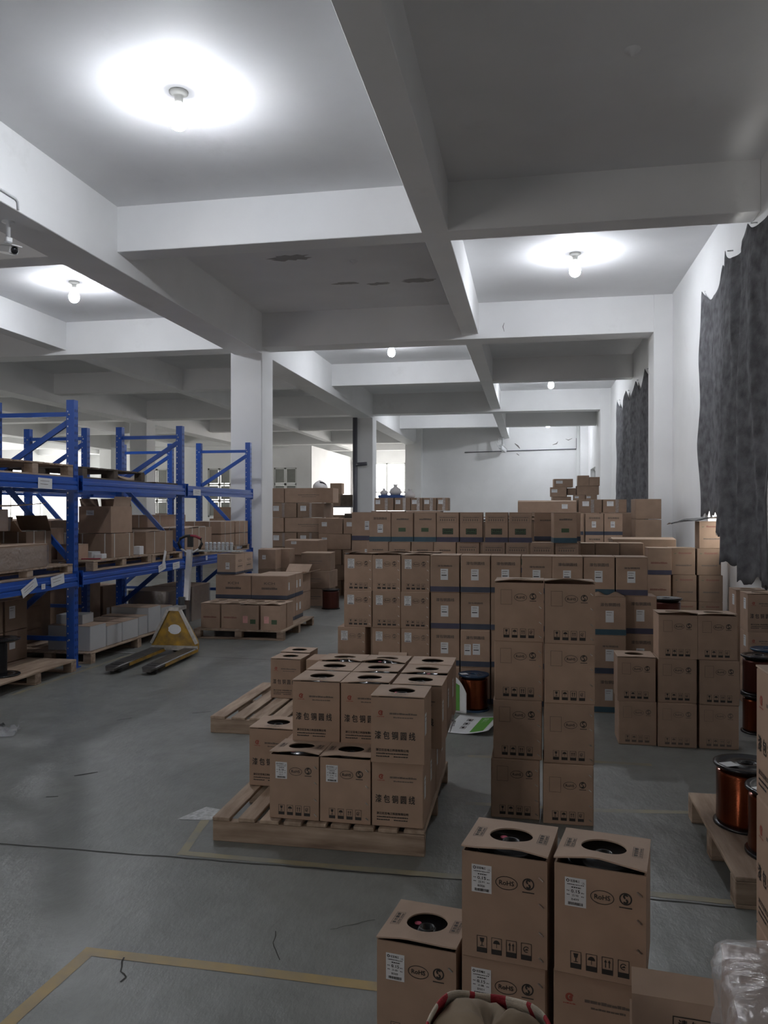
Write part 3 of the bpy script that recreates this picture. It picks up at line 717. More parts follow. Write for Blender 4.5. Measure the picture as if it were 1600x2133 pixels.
# --- pallet load of CN-marked cartons
G2 = 'cartons stacked on the middle pallet'
ZPAL = .12
rr = random.Random(3)
cn = cn_mesh(BW_, BW_, BH_)
sidest = plain_sticker(BW_, BW_, .02, .13, .05, .10, 'right', False)
def bspool(i): return 'black spool in the hole of the %s carton on the middle pallet' % i
carton(-1.236, 3.675, ZPAL, 'front left carton labelled 0.18 on the middle pallet', R(-1), group=G2, lid=2, parts=(rohs(BW_, False), ST('0.18', '26.45', 'A517'), stap, stamp_mesh(BW_, BW_, 2, 'sides')), spool=bspool('front left'))
carton(-.985, 3.672, ZPAL, 'front middle carton labelled 0.38 on the middle pallet', R(-1), group=G2, lid=1, parts=(rohs(BW_, False), ST('0.38', '25.45', 'A446'), stap, stamp_mesh(BW_, BW_, 1, 'sides')), spool=bspool('front middle'))
carton(-.733, 3.668, ZPAL, 'front right bottom carton with large black characters on the middle pallet', R(-.5), group=G2, top='none', parts=(cn, sidest))
carton(-.731, 3.638, ZPAL + BH_, 'front right upper carton with large black characters on the middle pallet', R(-.5), w=.25, group=G2, lid=0, parts=(cn_mesh(.25, BW_, BH_), plain_sticker(.25, BW_, .02, .13, .05, .10, 'right', False), stamp_mesh(.25, BW_, 0, 'front')), spool=bspool('front right upper'))
CN_ = ['left', 'middle', 'right']
for r_ in range(1, 4):
    yy = 3.672 + .249 * r_
    for c_ in range(3):
        carton(-1.236 + .25 * c_ + rr.uniform(-.003, .003), yy, ZPAL, 'bottom layer %s carton, %s row back, on the middle pallet' % (CN_[c_], ORD[r_]), group=G2, top='none', parts=(cn, sidest) if c_ == 2 else (cn,))
        carton(-1.19 + .252 * c_ + (.012 if c_ == 2 else 0), yy - (.02 if r_ == 1 else 0) + .012 * c_ * 0, ZPAL + BH_, 'upper layer %s carton, %s row back, on the middle pallet' % (CN_[c_], ORD[r_]), R(rr.uniform(-.3, .3)), group=G2,
               lid=(0, 3, 0, 0, 3, 1, 2, 4, 0)[(r_ - 1) * 3 + c_], parts=(cn, stamp_mesh(BW_, BW_, (0, 3, 0, 0, 3, 1, 2, 4, 0)[(r_ - 1) * 3 + c_], 'front')) + ((sidest,) if c_ == 2 else ()), spool=bspool('%s-row upper %s' % (ORD[r_], CN_[c_])))
carton(-1.49, 4.09, ZPAL, 'carton jutting out left of the stack on the middle pallet', R(-1), group=G2, lid=0, parts=(cn, stamp_mesh(BW_, BW_, 0, 'front')), spool=bspool('jutting left'))
# --- tall four-high pair
G3 = 'four-high stack of cartons in mid floor'
LV = ['bottom', 'second', 'third', 'top']
for c_, xs in enumerate(([-.203, -.192, -.186, -.184], [.064, .068, .070, .072])):
    for k in range(4):
        top_ = k == 3
        carton(xs[k], (4.20, 4.165)[c_] + (-.01 if k == 0 else 0), BH_ * k, '%s carton of the %s column in the four-high middle stack' % (LV[k], ('left', 'right')[c_]), R((-.6, -.3)[c_]), w=.25, d=.25, group=G3,
               lid=(1, 4)[c_] if top_ else None, top='none', parts=(rohs_mesh(.25, .25, BH_, True, dv=(-.03 if (c_, k) in ((1, 1), (1, 0)) else 0)), staples_mesh(.25, .25, BH_)))
# --- 3 by 3 stack on the right
G4 = 'three-column carton stack by the right spools'
for c_, x in enumerate((.592, .852, 1.112)):
    for k in range(2 if c_ == 0 else 3):
        top_ = k == (1 if c_ == 0 else 2)
        carton(x + rr.uniform(-.008, .008), 5.65 + rr.uniform(-.01, .01), .297 * k, '%s carton, %s column, in the stepped stack right of the four-high stack' % (LV[k] if not (c_ and k == 2) else 'top', ('left', 'middle', 'right')[c_]), R(rr.uniform(-.6, .4)), w=.25, d=.25, h=.297, group=G4,
               lid=(0, 2, 1)[c_] if top_ else None, top='none', parts=(rohs_mesh(.25, .25, .297, True, 'ink_faint' if k < 1 else 'ink'),))
# --- two cartons on the second pallet
G5 = 'cartons on the half-empty pallet'
carton(-2.02, 6.03, ZPAL, 'near carton with large black characters on the half-empty pallet', R(-2), group=G5, lid=0, parts=(cn,), spool='black spool in the near carton on the half-empty pallet')
carton(-2.03, 6.32, ZPAL, 'rear carton on the half-empty pallet behind its twin', R(-1), group=G5, lid=0, parts=(cn,), spool='black spool in the rear carton on the half-empty pallet')
carton(-1.74, 6.06, ZPAL, 'hidden right carton on the half-empty pallet', R(0), group=G5, top='none', parts=(cn,))
# --- long middle row: labelled cartons at its left end
G6 = 'long middle row of stacked cartons'
for c_, x in enumerate((-1.56, -1.315, -1.069)):
    for k in range(4):
        st = sticker_mesh(.24, .24, BH_, ('0.15', '0.21', '0.25')[c_], '25.%d0' % (k + 4), 'C%d%d7' % (c_ + 3, k))
        top_ = k == 3
        carton(x + (-.055 if (c_ == 0 and k < 2) else rr.uniform(-.002, .002)), 6.6 + rr.uniform(-.012, .012), BH_ * k, 'white-labelled carton, %s column from left, %s layer, in the long middle row' % (ORD[c_], LV[k]), R(rr.uniform(-.5, .5)), w=.24, d=.24, group=G6,
               lid=(4, 2, 3)[c_] if top_ else None, top='none', parts=(rohs_mesh(.24, .24, BH_, False, 'ink_faint' if k < 2 else 'ink'), st, staples_mesh(.24, .24, BH_)))
for c_, x in enumerate((-1.27, -1.02)):
    base(x, 6.87, BH_ * 3, 'tall carton under the one behind the white-labelled cartons, %s column' % ORD[c_], group=G6)
    carton(x, 6.87, BH_ * 3, 'holed carton behind the white-labelled ones, %s column, on top' % ORD[c_], group=G6, lid=(2, 1)[c_], top='none')
BE_ = .241
def tape_wad():
    b = MB(); b.grid(lambda s, t: (.004 + .03 * abs(mnoise.noise(Vector((s * 7, t * 7, 2)))) * math.sin(math.pi * s) * math.sin(math.pi * t) * 2, -.1 + .22 * s + .02 * math.sin(9 * t), -.02 + .05 * t + .03 * mnoise.noise(Vector((s * 5, t * 3, 8)))), 16, 8)
    return b.mesh('crumpled_tape', 'film')
_tw = [q for q in bpy.data.objects if q.get('label') == 'upper layer right carton, third row back, on the middle pallet'][0]
link('crumpled_tape', tape_wad(), _tw, (BW_ / 2 + .002, 0, .02))
# blue-banded cartons of the row
for c_, x in enumerate((-.82, -.568, -.320, -.069, .174, .422, .674)):
    for k in range(4):
        xx = x + rr.uniform(-.002, .002); yy = 6.6 + rr.uniform(-.01, .01)
        if c_ == 5 and k < 3: xx = .497; yy = 6.50
        if c_ == 6 and k < 3: xx = .742
        ps = [band_mesh(BE_, BE_, BH_, ('purple', 'navy', 'navy', 'navy', 'navy', 'teal', 'purple')[c_] if k != 1 else 'navy', .006, .044), gtext_mesh(BE_, BE_, BH_, 'line' if (c_ + k) % 3 else 'thin')]
        if (c_, k) == (1, 1): ps += [plain_sticker(BE_, BE_, .03, .10, .055, .09), plain_sticker(BE_, BE_, .10, .105, .06, .09)]
        elif (c_, k) == (5, 0): ps += [plain_sticker(BE_, BE_, .08, .10, .06, .09, bar=False), plain_sticker(BE_, BE_, .175, .05, .045, .09, bar=False)]
        else: ps += [plain_sticker(BE_, BE_, .085, .105, .062, .092, bar=c_ < 5 or k == 3)]
        bo_ = carton(xx, yy, BH_ * k, 'blue-banded carton in the long middle row, %s column from left, %s layer' % (ORD[c_], LV[k]), R(rr.uniform(-.3, .3)), w=BE_, d=BE_, group=G6, top='flaps' if k == 3 else 'none', parts=ps)
        if (c_, k) == (5, 2):
            tb = MB(); tb.grid(lambda s, t: (-BE_ / 2 + BE_ * s, -BE_ / 2 + .09 * t, .003 + .028 * t * (math.sin(s * 11) * .5 + .6)), 14, 4)
            to = tb.build('torn_flap', 'card_dark', bo_, (0, 0, BH_)); to.modifiers.new('t', 'SOLIDIFY').thickness = .004
# open carton in front of the row
oc = carton(-1.27, 6.22, 0, 'open empty carton with raised flap in front of the white-labelled cartons', R(1), w=.28, d=.30, h=.32, group=G6, top='open', m='card_dark')
MB().box(-.12, -.003, 0, .12, .003, .11).build('flap', 'card_pale', oc, (0, .15, .32), (R(-35), 0, 0))
MB().box(-.12, -.003, 0, .12, .003, .11).build('flap', 'card_pale', oc, (0, -.152, .32), (R(125), 0, 0))
# --- second long row
G7 = 'second long row of banded cartons'
HF = .315; BF_ = .237
XF = (-1.715, -1.475, -1.228, -.985, -.738, -.472, -.222, .03, .28)
STY = ('line', 'green', 'green', 'panel', 'panel', 'panel', 'panel', 'panel', 'panel')
for c_, x in enumerate(XF):
    base(x - .03, 8.45, HF * (3 if c_ < 7 else 3), 'tall base carton of the second long row, %s column from left' % ORD[c_], w=BF_, d=BF_, group=G7)
    for k in range(3, 5 if c_ < 7 else 4):
        bm_ = 'teal' if c_ < 3 else 'purple'
        ps = [gtext_mesh(BF_, BF_, HF, STY[c_] if k == 4 else ('thin' if c_ < 4 else 'panel')), band_mesh(BF_, BF_, HF, bm_, .004, .052)]
        if c_ == 0: ps.append(plain_sticker(BF_, BF_, .09, .10, .06, .09))
        carton(x + (-.03 if k < 4 else 0) + rr.uniform(-.002, .002), 8.45 + rr.uniform(-.01, .01), HF * k, 'banded carton in the second long row, %s column from left, %s layer from floor' % (ORD[c_], ORD[k]), R(rr.uniform(-.5, .5)), w=BF_, d=BF_, h=HF, group=G7, top='flaps' if k >= 3 else 'none', parts=ps)
carton(.235, 8.43, HF * 4, 'tilted green-marked carton alone on the right end of the second long row', R(5), w=BF_, d=BF_, h=HF, group=G7, parts=(gtext_mesh(BF_, BF_, HF, 'green'), band_mesh(BF_, BF_, HF, 'teal', .004, .052)))
for c_, x in enumerate((.04, .30)):
    base(x, 8.95, HF * 4, 'tall base carton behind the second long row, %s of two columns' % ORD[c_], w=BF_, d=BF_, group=G7)
    for k in range(4, 5):
        carton(x, 8.95, HF * k, 'dark-banded carton behind the second long row, %s of two columns, %s layer' % (ORD[c_], ORD[k]), w=BF_, d=BF_, h=HF, group=G7, top='flaps' if k == 4 else 'none', parts=(band_mesh(BF_, BF_, HF, 'navy', .004, .05), gtext_mesh(BF_, BF_, HF, 'thin')))
base(-1.99, 8.8, HF * 3, 'tall base carton at the left end behind the second row', w=BF_, d=BF_, group=G7)
for k in range(3, 5):
    carton(-1.99, 8.8, HF * k, 'purple-banded carton at the left end behind the second row, %s layer' % ORD[k], w=BF_, d=BF_, h=HF, group=G7, top='flaps' if k == 4 else 'none', parts=(band_mesh(BF_, BF_, HF, 'purple', .004, .05), plain_sticker(BF_, BF_, .15, .12, .05, .1)))
# --- third row: banded cartons near the curtain
G8 = 'third row of banded cartons near the far curtain'
for c_, x in enumerate((.50, .785, 1.05)):
    base(x, 11.95, .31 * 3, 'tall base carton near the far curtain, %s of three columns' % ORD[c_], w=.255, d=.25, group=G8)
    for k in range(3, 5):
        carton(x, 11.95, .31 * k, 'banded carton near the far curtain, %s of three columns, %s layer' % (ORD[c_], ORD[k]), w=.255, d=.25, h=.31, group=G8, top='flaps' if k == 4 else 'none', parts=(gtext_mesh(.255, .25, .31, 'line'), band_mesh(.255, .25, .31, 'navy', .004, .05), plain_sticker(.255, .25, .09, .11, .06, .09)))
# --- plain cartons between the rows
G9 = 'plain cartons between the stacked rows'
for c_, x in enumerate((.46, .735, 1.01)):
    base(x, 9.40 + .05 * c_, .305 * 3, 'tall base carton behind the long middle row, %s of three columns' % ORD[c_], w=.26, d=.3, group=G9)
    for k in range(3, 4):
        carton(x, 9.40 + .05 * c_, .305 * k, 'plain brown carton behind the long middle row, %s of three columns, %s layer' % (ORD[c_], LV[k]), R(rr.uniform(-1, 1)), w=.26, d=.3, h=.305, m='card_dark', group=G9, top='flaps' if k == 3 else 'none')
base(1.0, 10.2, .31 * 3, 'wide base carton left of the red-lined stacks', w=.75, d=.4, group=G9, rot=R(2))
for k in range(3, 4):
    carton(1.0, 10.2, .31 * k, 'wide flat-topped carton left of the red-lined stacks, %s layer' % LV[k], R(2), w=.75, d=.4, h=.31, m='card_dark', group=G9, top='flaps_up' if k == 3 else 'none')
# --- stacks by the right wall
G10 = 'stacks along the right wall'
for c_, (x, n) in enumerate(((1.27, 4), (1.545, 4), (1.82, 5))):
    for k in range(n):
        ps = (band_mesh(.25, .25, .295, 'purple', .004, .05), gtext_mesh(.25, .25, .295, 'redbox')) if c_ == 0 else (gtext_mesh(.25, .25, .295, 'redlines'),)
        carton(x + rr.uniform(-.012, .012), 9.22 + (.06 if c_ else 0), .295 * k, '%s carton in the wall-side stacks, %s layer from floor' % (('purple-banded', 'red-lined shorter-stack', 'red-lined tallest-stack')[c_], ORD[k]), R(rr.uniform(-.8, .8)), w=.25, d=.25, h=.295, m='card' if c_ == 0 else 'card_dark', group=G10, top='flaps' if k == n - 1 else 'none', parts=ps)
for k in range(3):
    carton(1.735, 6.90, .306 * k, 'carton with black characters beside the right wall, %s layer' % LV[k], R(0), group=G10, lid=0 if k == 2 else None, top='none', parts=(cn, plain_sticker(BW_, BW_, .12, .18, .07, .09, 'left', False)))
    carton(1.715, 7.19, .306 * k, 'carton behind the black-lettered one beside the right wall, %s layer' % LV[k], R(0), group=G10, lid=0 if k == 2 else None, top='none', parts=(plain_sticker(BW_, BW_, .12, .18, .07, .09, 'left', False),))
# four-high stack at the right picture edge
for k in range(4):
    carton(.535, 1.805, BH_ * k, 'black-lettered carton at the right edge beside the wrapped load, %s layer' % LV[k], R(0), group='four-high stack at the right edge', top='flaps' if k == 3 else 'none', parts=(cn_mesh(BW_, BW_, BH_, 'left'),))
# opened carton bottom right with stamped flap
oc = carton(.222, 1.86, 0, 'open carton with stamped raised flap at the bottom right', R(-6), w=.245, d=.20, h=.385, top='open', m='card')
fb = MB(); fb.grid(lambda s, t: (-.1205 + .241 * s, -.1 + (0 if t < .5 else (t - .5) * .11), .3855 + (.26 * t if t < .5 else .13 + (t - .5) * .055)), 2, 8, 0, False)
fo = fb.build('flap', 'card_pale', oc)
sol = fo.modifiers.new('thick', 'SOLIDIFY'); sol.thickness = .004; sol.offset = 1
p = Print(); p.frame(.088, .428, .205, .484, .0024); p.text('请 勿 翻 倒', .147, .467, .095, .020); p.text('Do Not Turnover', .147, .442, .098, .014)
link('stamp', p.mesh('stamp', ['ink'], lambda u, v, l: (-.1225 + u, -.1 - .0052 - l, v)), fo)
# ================================================================== pallets
def pallet(x, y, z, w, d, label, rot=0.0, n=9, along='y', h=.12, m='wood', blocks=False, group='wooden pallets', seed=1, bottom=False, hide=()):
    """x, y: front-left corner; boards run along 'y' (away) or 'x'"""
    r = random.Random(seed); root = empty('pallet', (x, y, z), rot); bt = .02
    L_, Wd = (d, w) if along == 'y' else (w, d)
    mw = {'wood': ('wood', 'wood_x'), 'wood_dark': ('wood_dark', 'wood_dark')}[m]
    if along == 'x': mw = mw[::-1]
    step = Wd / n; k = 0
    for i in range(n):
        if i in hide: continue
        bw = step * r.uniform(.74, .86) if n < 14 else step * .98; o = step * i + (step - bw) * (0 if i == 0 else 1 if i == n - 1 else .5)
        if n == 1: bw, o = Wd, 0
        e0, e1 = r.uniform(-.006, .006), r.uniform(-.006, .006); dz = r.uniform(-.003, -.0005)
        b = MB()
        if along == 'y': b.cbox(o, e0, h - bt + dz * 0, o + bw, L_ + e1, h + dz, .003)
        else: b.cbox(e0, o, h - bt, L_ + e1, o + bw, h + dz, .003)
        b.build('deck_board', mw[0], root)
    for i in range(3):
        t = .04 if not blocks else .09; q = [0, L_ / 2 - t / 2, L_ - t][i]
        if not blocks:
            b = MB(); (b.cbox(0, q, 0, w, q + t, h - bt - .001, .003) if along == 'y' else b.cbox(q, 0, 0, q + t, d, h - bt - .001, .003)); b.build('stringer', mw[1], root)
        else:
            for j in range(3):
                q2 = [0, Wd / 2 - t / 2, Wd - t][j]
                b = MB(); (b.cbox(q2, q, .018, q2 + t, q + t, h - bt - .001, .003) if along == 'y' else b.cbox(q, q2, .018, q + t, q2 + t, h - bt - .001, .003)); b.build('block', mw[1], root)
            b = MB(); (b.cbox(0, q, 0, w, q + t, .0175, .003) if along == 'y' else b.cbox(q, 0, 0, q + t, d, .0175, .003)); b.build('bottom_board', mw[1], root)
    return tag(root, label, 'pallet', group)
pallet(-1.515, 3.645, 0, 1.035, 1.05, 'wooden pallet under the black-lettered cartons in mid floor', n=9, seed=4)
pallet(-2.27, 5.42, 0, .98, 1.15, 'half-empty wooden pallet with slatted deck left of the loaded one', R(0), n=7, seed=9)
pallet(.81, 3.40, 0, 1.0, .98, 'pallet with flat deck carrying two copper spools at the right edge', n=1, blocks=True, h=.13, seed=3)
pallet(-4.15, 9.38, 0, 1.17, 1.4, 'pallet under the banded cartons beside the blue rack', n=1, blocks=True, h=.12, seed=5)
pallet(-5.5, 6.0, 0, 1.05, 1.25, 'worn pallet on the floor under the near rack bay, black spool on it', R(0), n=1, blocks=True, h=.12, seed=6)
pallet(-5.5, 7.6, 0, 1.0, 2.1, 'pallet under the white cartons below the rack', n=1, blocks=True, h=.12, seed=7)

# ================================================================== spools
def spool(x, y, z, label, wire='copper', fl='black', r=.12, h=.275, sticker=False, group='wire spools', empty_=False):
    root = empty('wire_spool', (x, y, z))
    fp = [(0.028, 0), (r, 0), (r, .009), (r - .006, .013), (.028, .013)]
    link('flange', cached(('fl0', r, fl), lambda: MB().lathe(fp + [fp[0]], 32).mesh('flange', fl)), root)
    link('flange', cached(('fl1', r, h, fl), lambda: MB().lathe([(r - .006, h - .013), (r, h - .009), (r, h), (r - .008, h + .003), (r - .03, h - .002), (.06, h - .004), (.05, h + .001), (.03, h + .001), (.03, h - .03), (r - .03, h - .03), (r - .006, h - .013)], 32).mesh('flange', fl)), root)
    if empty_: link('core', cached(('core', r, h, fl), lambda: MB().lathe([(.05, .0131), (.05, h - .0305)], 24).mesh('core', fl)), root)
    else: link('winding', cached(('wd', r, h, wire), lambda: MB().lathe([(.03, .0135), (r - .016, .0135), (r - .013, .03), (r - .014, h / 2), (r - .013, h - .045), (r - .016, h - .031), (.03, h - .031)], 32).mesh('winding', wire)), root)
    if sticker: MB().box(-r * .9, -.03, 0, -r * .45, .03, .001).build('label_sticker', 'paper', root, (0, 0, h + .0035), R(25))
    return tag(root, label, 'spool', group)
spool(1.00, 3.98, .13, 'copper wire spool with white label, rear of two on the right pallet', r=.15, h=.285, sticker=True)
spool(1.06, 3.655, .13, 'copper wire spool with white label, front of two on the right pallet', r=.15, h=.285, sticker=True)
spool(1.62, 6.15, 0, 'lower copper spool of the near stack by the right wall', 'copper')
spool(1.62, 6.15, .28, 'upper dark red spool of the near stack by the right wall', 'maroon')
spool(1.76, 6.45, 0, 'lower spool of the rear stack by the right wall', 'copper', 'blue_black')
spool(1.76, 6.45, .28, 'upper blue-flanged spool of the rear stack by the right wall', 'maroon', 'blue_black')
spool(-.45, 6.44, 0, 'copper spool with dark blue flange standing beside the fallen leaflet', 'copper', 'blue_black', r=.125, h=.285, sticker=True)
spool(-.14, 6.42, 0, 'dark blue flanged spool half hidden behind the four-high stack', 'copper', 'blue_black', r=.125, h=.285)
for k in range(3): spool(1.17, 7.3, .28 * k, ('bottom', 'middle', 'top')[k] + ' black spool of the stack behind the stepped cartons', 'maroon', 'black', r=.13)
spool(-3.2, 12.6, 0, 'dark maroon spool standing on the floor of the back aisle', 'maroon', 'black', r=.15, h=.32)
spool(-4.68, 6.42, .12, 'empty black spool on the worn pallet under the rack', fl='black', r=.16, h=.33, empty_=True)
# ================================================================== blue pallet racks
def rack(xf, depth, ys, label, contents=True):
    root = empty('pallet_rack', (xf, ys[0], 0))
    pw, pd, H_ = .085, .075, 2.72
    y_0 = ys[0]
    def post_mesh():
        b = MB()
        # open channel: web toward +x side, two flanges with returns
        b.extrude([(-pw, 0), (0, 0), (0, pd), (-pw, pd), (-pw, pd - .02), (-pw + .012, pd - .02), (-pw + .012, pd - .006), (-.006, pd - .006), (-.006, .006), (-pw + .012, .006), (-pw + .012, .02), (-pw, .02)][::-1], 'z', 0, H_)
        return b.mesh('post', 'rack')
    pm = cached('rackpost', post_mesh)
    def slots_mesh():
        b = MB()
        for k in range(34):
            z = .12 + .075 * k
            for q in (.016, .048): b.add([(.0012, q, z), (.0012, q + .011, z + .004), (.0012, q + .010, z + .03), (.0012, q + .001, z + .03)], [(0, 1, 2, 3)], 0)
            b.add([(-pw + .012, -.0012, z), (-pw + .022, -.0012, z), (-pw + .022, -.0012, z + .014), (-pw + .012, -.0012, z + .014)], [(0, 1, 2, 3)], 1)  # pale quads paint the light seen through the post's side holes
        return b.mesh('slots', ['slot', 'bolt'])
    sm = cached('rackslots', slots_mesh)
    def beam_mesh(L_):
        b = MB(); b.extrude([(0, 0), (.045, 0), (.045, .035), (.036, .043), (.036, .05), (.045, .058), (.045, .085), (.03, .092), (.03, .125), (0, .125)], 'y', 0, L_); return b.mesh('beam', 'rack')
    for i, y in enumerate(ys):
        yy = y - y_0 - pd / 2
        for q in (0, -depth + pw):
            p_ = link('post', pm, root, (q, yy, 0)); s_ = link('slots', sm, p_); s_['kind'] = 'stuff'
            MB().box(-.11, -.02, 0, .02, pd + .02, .008).build('foot_plate', 'rack', p_)
        for z in (.27, 2.555): MB().box(-depth + .02, yy + .022, z, -.02, yy + .052, z + .045).build('horizontal_brace', 'rack', root)
        zz = [(-.03, 2.53), (-depth + .03, 1.98), (-.03, 1.05), (-depth + .03, .32)]
        for (a, za), (c, zc) in zip(zz[:-1], zz[1:]): MB().bar((a, yy + .038, za), (c, yy + .038, zc), .028, .056).build('diagonal_brace', 'rack', root)
        b = MB()
        for a, za in ((-.055, 2.57), (-depth + .055, 2.57), (-.055, .285)): b.lathe([(0, .004), (.009, .004), (.01, 0), (0, 0)], 8, mt=Matrix.Translation((a, yy - .001, za)) @ Matrix.Rotation(R(90), 4, 'X'))
        bo = b.build('bolts', 'bolt', root); bo['kind'] = 'stuff'
    for i in range(len(ys) - 1):
        L_ = ys[i + 1] - ys[i] - pd; bmh = cached(('beam', round(L_, 3)), lambda: beam_mesh(L_))
        for z in (.838, 1.805):
            link('beam', bmh, root, (.002 - .045 + .045, ys[i] - y_0 + pd / 2, z))
            o = link('beam', bmh, root, (-depth, ys[i + 1] - y_0 - pd / 2, z), math.pi)
            # end connectors
            for e in (0, 1): MB().box(-.002, 0, -.02, .05, .012, .15).build('beam_connector', 'rack', root, (.002, ys[i] - y_0 + pd / 2 if e == 0 else ys[i + 1] - y_0 - pd / 2 - .012, z))
    return tag(root, label, 'rack', 'blue pallet racks'), root
_, rk = rack(-4.545, .95, (4.83, 7.40, 9.94, 12.55), 'front blue steel pallet rack loaded with pallets and cartons')
rack(-5.92, .95, (4.83, 7.40, 9.94, 12.55), 'rear blue steel pallet rack behind the loaded one')
RX = -4.545
def rtag(y, z, w, h, rx, name='paper_tag', m='paper'):
    b = MB(); b.box(.046, -w / 2, -h / 2, .0475, w / 2, h / 2); b.add([(.0482, -w * .35, h * q) for q in (.2, .24)] + [(.0482, w * .3, h * q) for q in (.24, .2)], [(0, 1, 2, 3)], 1); b.add([(.0482, -w * .35, h * q) for q in (-.1, -.06)] + [(.0482, w * .2, h * q) for q in (-.06, -.1)], [(0, 1, 2, 3)], 1)
    b.build(name, [m, 'ink_faint'], rk, (.004, y - 4.83, z), (rx, 0, 0))
rtag(6.56, .895, .24, .085, .42); rtag(7.00, .925, .22, .095, .12); rtag(6.80, 1.855, .22, .10, -.02); rtag(10.27, 1.845, .25, .085, 0); rtag(9.22, .895, .20, .085, .2); rtag(9.62, .89, .20, .085, .05)
rtag(6.77, .885, .06, .05, 0); rtag(10.6, .93, .06, .06, 0)
MB().box(.0475, -.012, -.09, .0495, .05, .12).build('paper_tag', 'paper', rk, (.004, 4.42, .99), (-.35, 0, 0))
# things on the rack
ZU, ZM = 1.931, .964
PR = 'pallets lying on the blue rack'
pallet(RX - .95, 6.1, ZU, .95, 1.25, 'bare wooden pallet on the upper beams of the nearest rack bay', along='x', n=8, blocks=True, h=.13, group=PR, seed=11)
pallet(RX - .95, 7.52, ZU, .95, 1.35, 'blackened pallet on the upper beams of the middle rack bay', along='x', n=8, blocks=True, h=.125, m='wood_dark', group=PR, seed=12)
tag(MB().cbox(0, 0, 0, .75, .62, .025, .003).build('dark_board', 'wood_dark', None, (RX - .8, 9.26, ZU)), 'thin dark board lying on the upper beams beside the blackened pallet', 'board')
b = MB(); b.grid(lambda s, t: (.35 * s, .35 * t, .03 + .07 * math.sin(s * 3 + 1) * (1 - t)), 4, 4, 0)
ob = b.build('wood_scrap', 'wood', None, (RX - .6, 8.88, ZU + .03)); ob.modifiers.new('t', 'SOLIDIFY').thickness = .012
tag(ob, 'splintered wood scrap at the end of the blackened pallet', 'wood scrap')
pallet(RX - .98, 5.95, ZM, .98, 1.39, 'pallet with flat deck on the lower beams of the nearest rack bay', along='x', n=1, blocks=True, h=.10, group=PR, seed=13)
pallet(RX - .95, 7.64, ZM, 1.0, 1.30, 'pallet under the open carton on the lower beams of the middle bay', along='x', n=1, blocks=True, h=.11, group=PR, seed=14)
pallet(RX - .95, 9.00, ZM, .98, .85, 'small pallet beside the paper tags on the lower beams', along='x', n=1, blocks=True, h=.10, group=PR, seed=15)
pallet(RX - .95, 10.05, ZM, .98, 1.15, 'pallet on the lower beams of the far rack bay', along='x', n=1, blocks=True, h=.09, group=PR, seed=16)
pallet(RX - .95, 11.25, ZM, .95, 1.22, 'farthest pallet on the lower beams of the far rack bay', along='x', n=1, blocks=True, h=.09, group=PR, seed=17)
GR = 'cartons stored on the blue rack'
def straps(o, w, d, h, us=(.3, .75), side=True):
    b = MB()
    for u in us:
        for (x0, y0, x1, y1) in ((-w / 2 + w * u - .006, -d / 2 - .003, -w / 2 + w * u + .006, d / 2 + .003),): b.box(x0, y0, -.0 + .001, x1, y1, h + .006)
        b.box(-w / 2 - .003, -d / 2 + d * u - .006, .001, w / 2 + .003, -d / 2 + d * u + .006, h + .006)
    s_ = b.build('strapping', 'strap', o); s_['kind'] = 'stuff'
def film_over(o, w, d, h, name='packing_film', m='film_clear', e=.012, seed=0):
    b = MB(); n = 10
    def sh(s, t):
        a = 2 * math.pi * s; k = 1 / max(abs(math.cos(a)), abs(math.sin(a)))
        j = e * (1 + .6 * mnoise.noise(Vector((s * 19, t * 7, seed))))
        return ((w / 2 + j) * math.cos(a) * k, (d / 2 + j) * math.sin(a) * k, .004 + h * t)
    b.grid(sh, 40, n, 0)
    return b.build(name, m, o)
o = carton(RX - .55, 6.02, ZM + .10, 'film-wrapped carton on the lower beams at the left edge', R(1), w=.55, d=.90, h=.215, m='card_dark', group=GR, top='flaps'); film_over(o, .55, .9, .2)
o = carton(RX - .85, 6.05, ZM + .10 + .225, 'flattish red-taped carton beneath the upper wrapped carton', R(0), w=.5, d=.6, h=.11, m='card_dark', group=GR); film_over(o, .5, .6, .1, seed=3)
o = carton(RX - .8, 6.05, ZM + .10 + .342, 'film-wrapped carton stacked highest at the left edge of the rack', R(-2), w=.52, d=.66, h=.205, m='card', group=GR, top='none'); film_over(o, .52, .66, .2, seed=5)
b = MB(); b.grid(lambda s, t: (-.7 + .75 * s, -.5 + 1.1 * t, .012 * math.sin(s * 4 + t * 3) + .02 * (t ** 3)), 8, 8, 0)
ob = b.build('cardboard_sheet', 'card_pale', None, (RX - .2, 6.52, ZM + .10 + .342 + .235)); ob.modifiers.new('t', 'SOLIDIFY').thickness = .006
tag(ob, 'loose cardboard sheet lying on the highest wrapped carton of the rack', 'cardboard')
o = carton(RX - .62, 6.98, ZM + .10, 'strapped dark carton with torn flaps behind the near rack post', R(-3), w=.36, d=.38, h=.33, m='card_dark', group=GR, top='open'); straps(o, .36, .38, .33)
MB().box(-.17, -.003, 0, .0, .003, .15).build('flap', 'card_pale', o, (.0, -.19, .33), (R(-20), 0, R(6)))
MB().box(-.0, -.003, 0, .17, .003, .13).build('flap', 'card', o, (.0, -.19, .33), (R(40), 0, R(-14)))
MB().box(-.18, -.003, 0, .18, .003, .17).build('flap', 'card_dark', o, (.0, .19, .33), (R(25), 0, 0))
carton(RX - 1.02, 6.9, ZM + .10, 'dark leaning carton behind the strapped torn one', R(12), w=.36, d=.4, h=.48, m='card_dark', group=GR)
carton(RX - .42, 7.72, ZM + .11, 'small low carton right of the near rack post', R(3), w=.25, d=.2, h=.16, m='card', group=GR)
carton(RX - .72, 7.74, ZM + .11, 'upright carton with paper straps just behind the near rack post', R(-8), w=.24, d=.2, h=.33, m='card', group=GR)
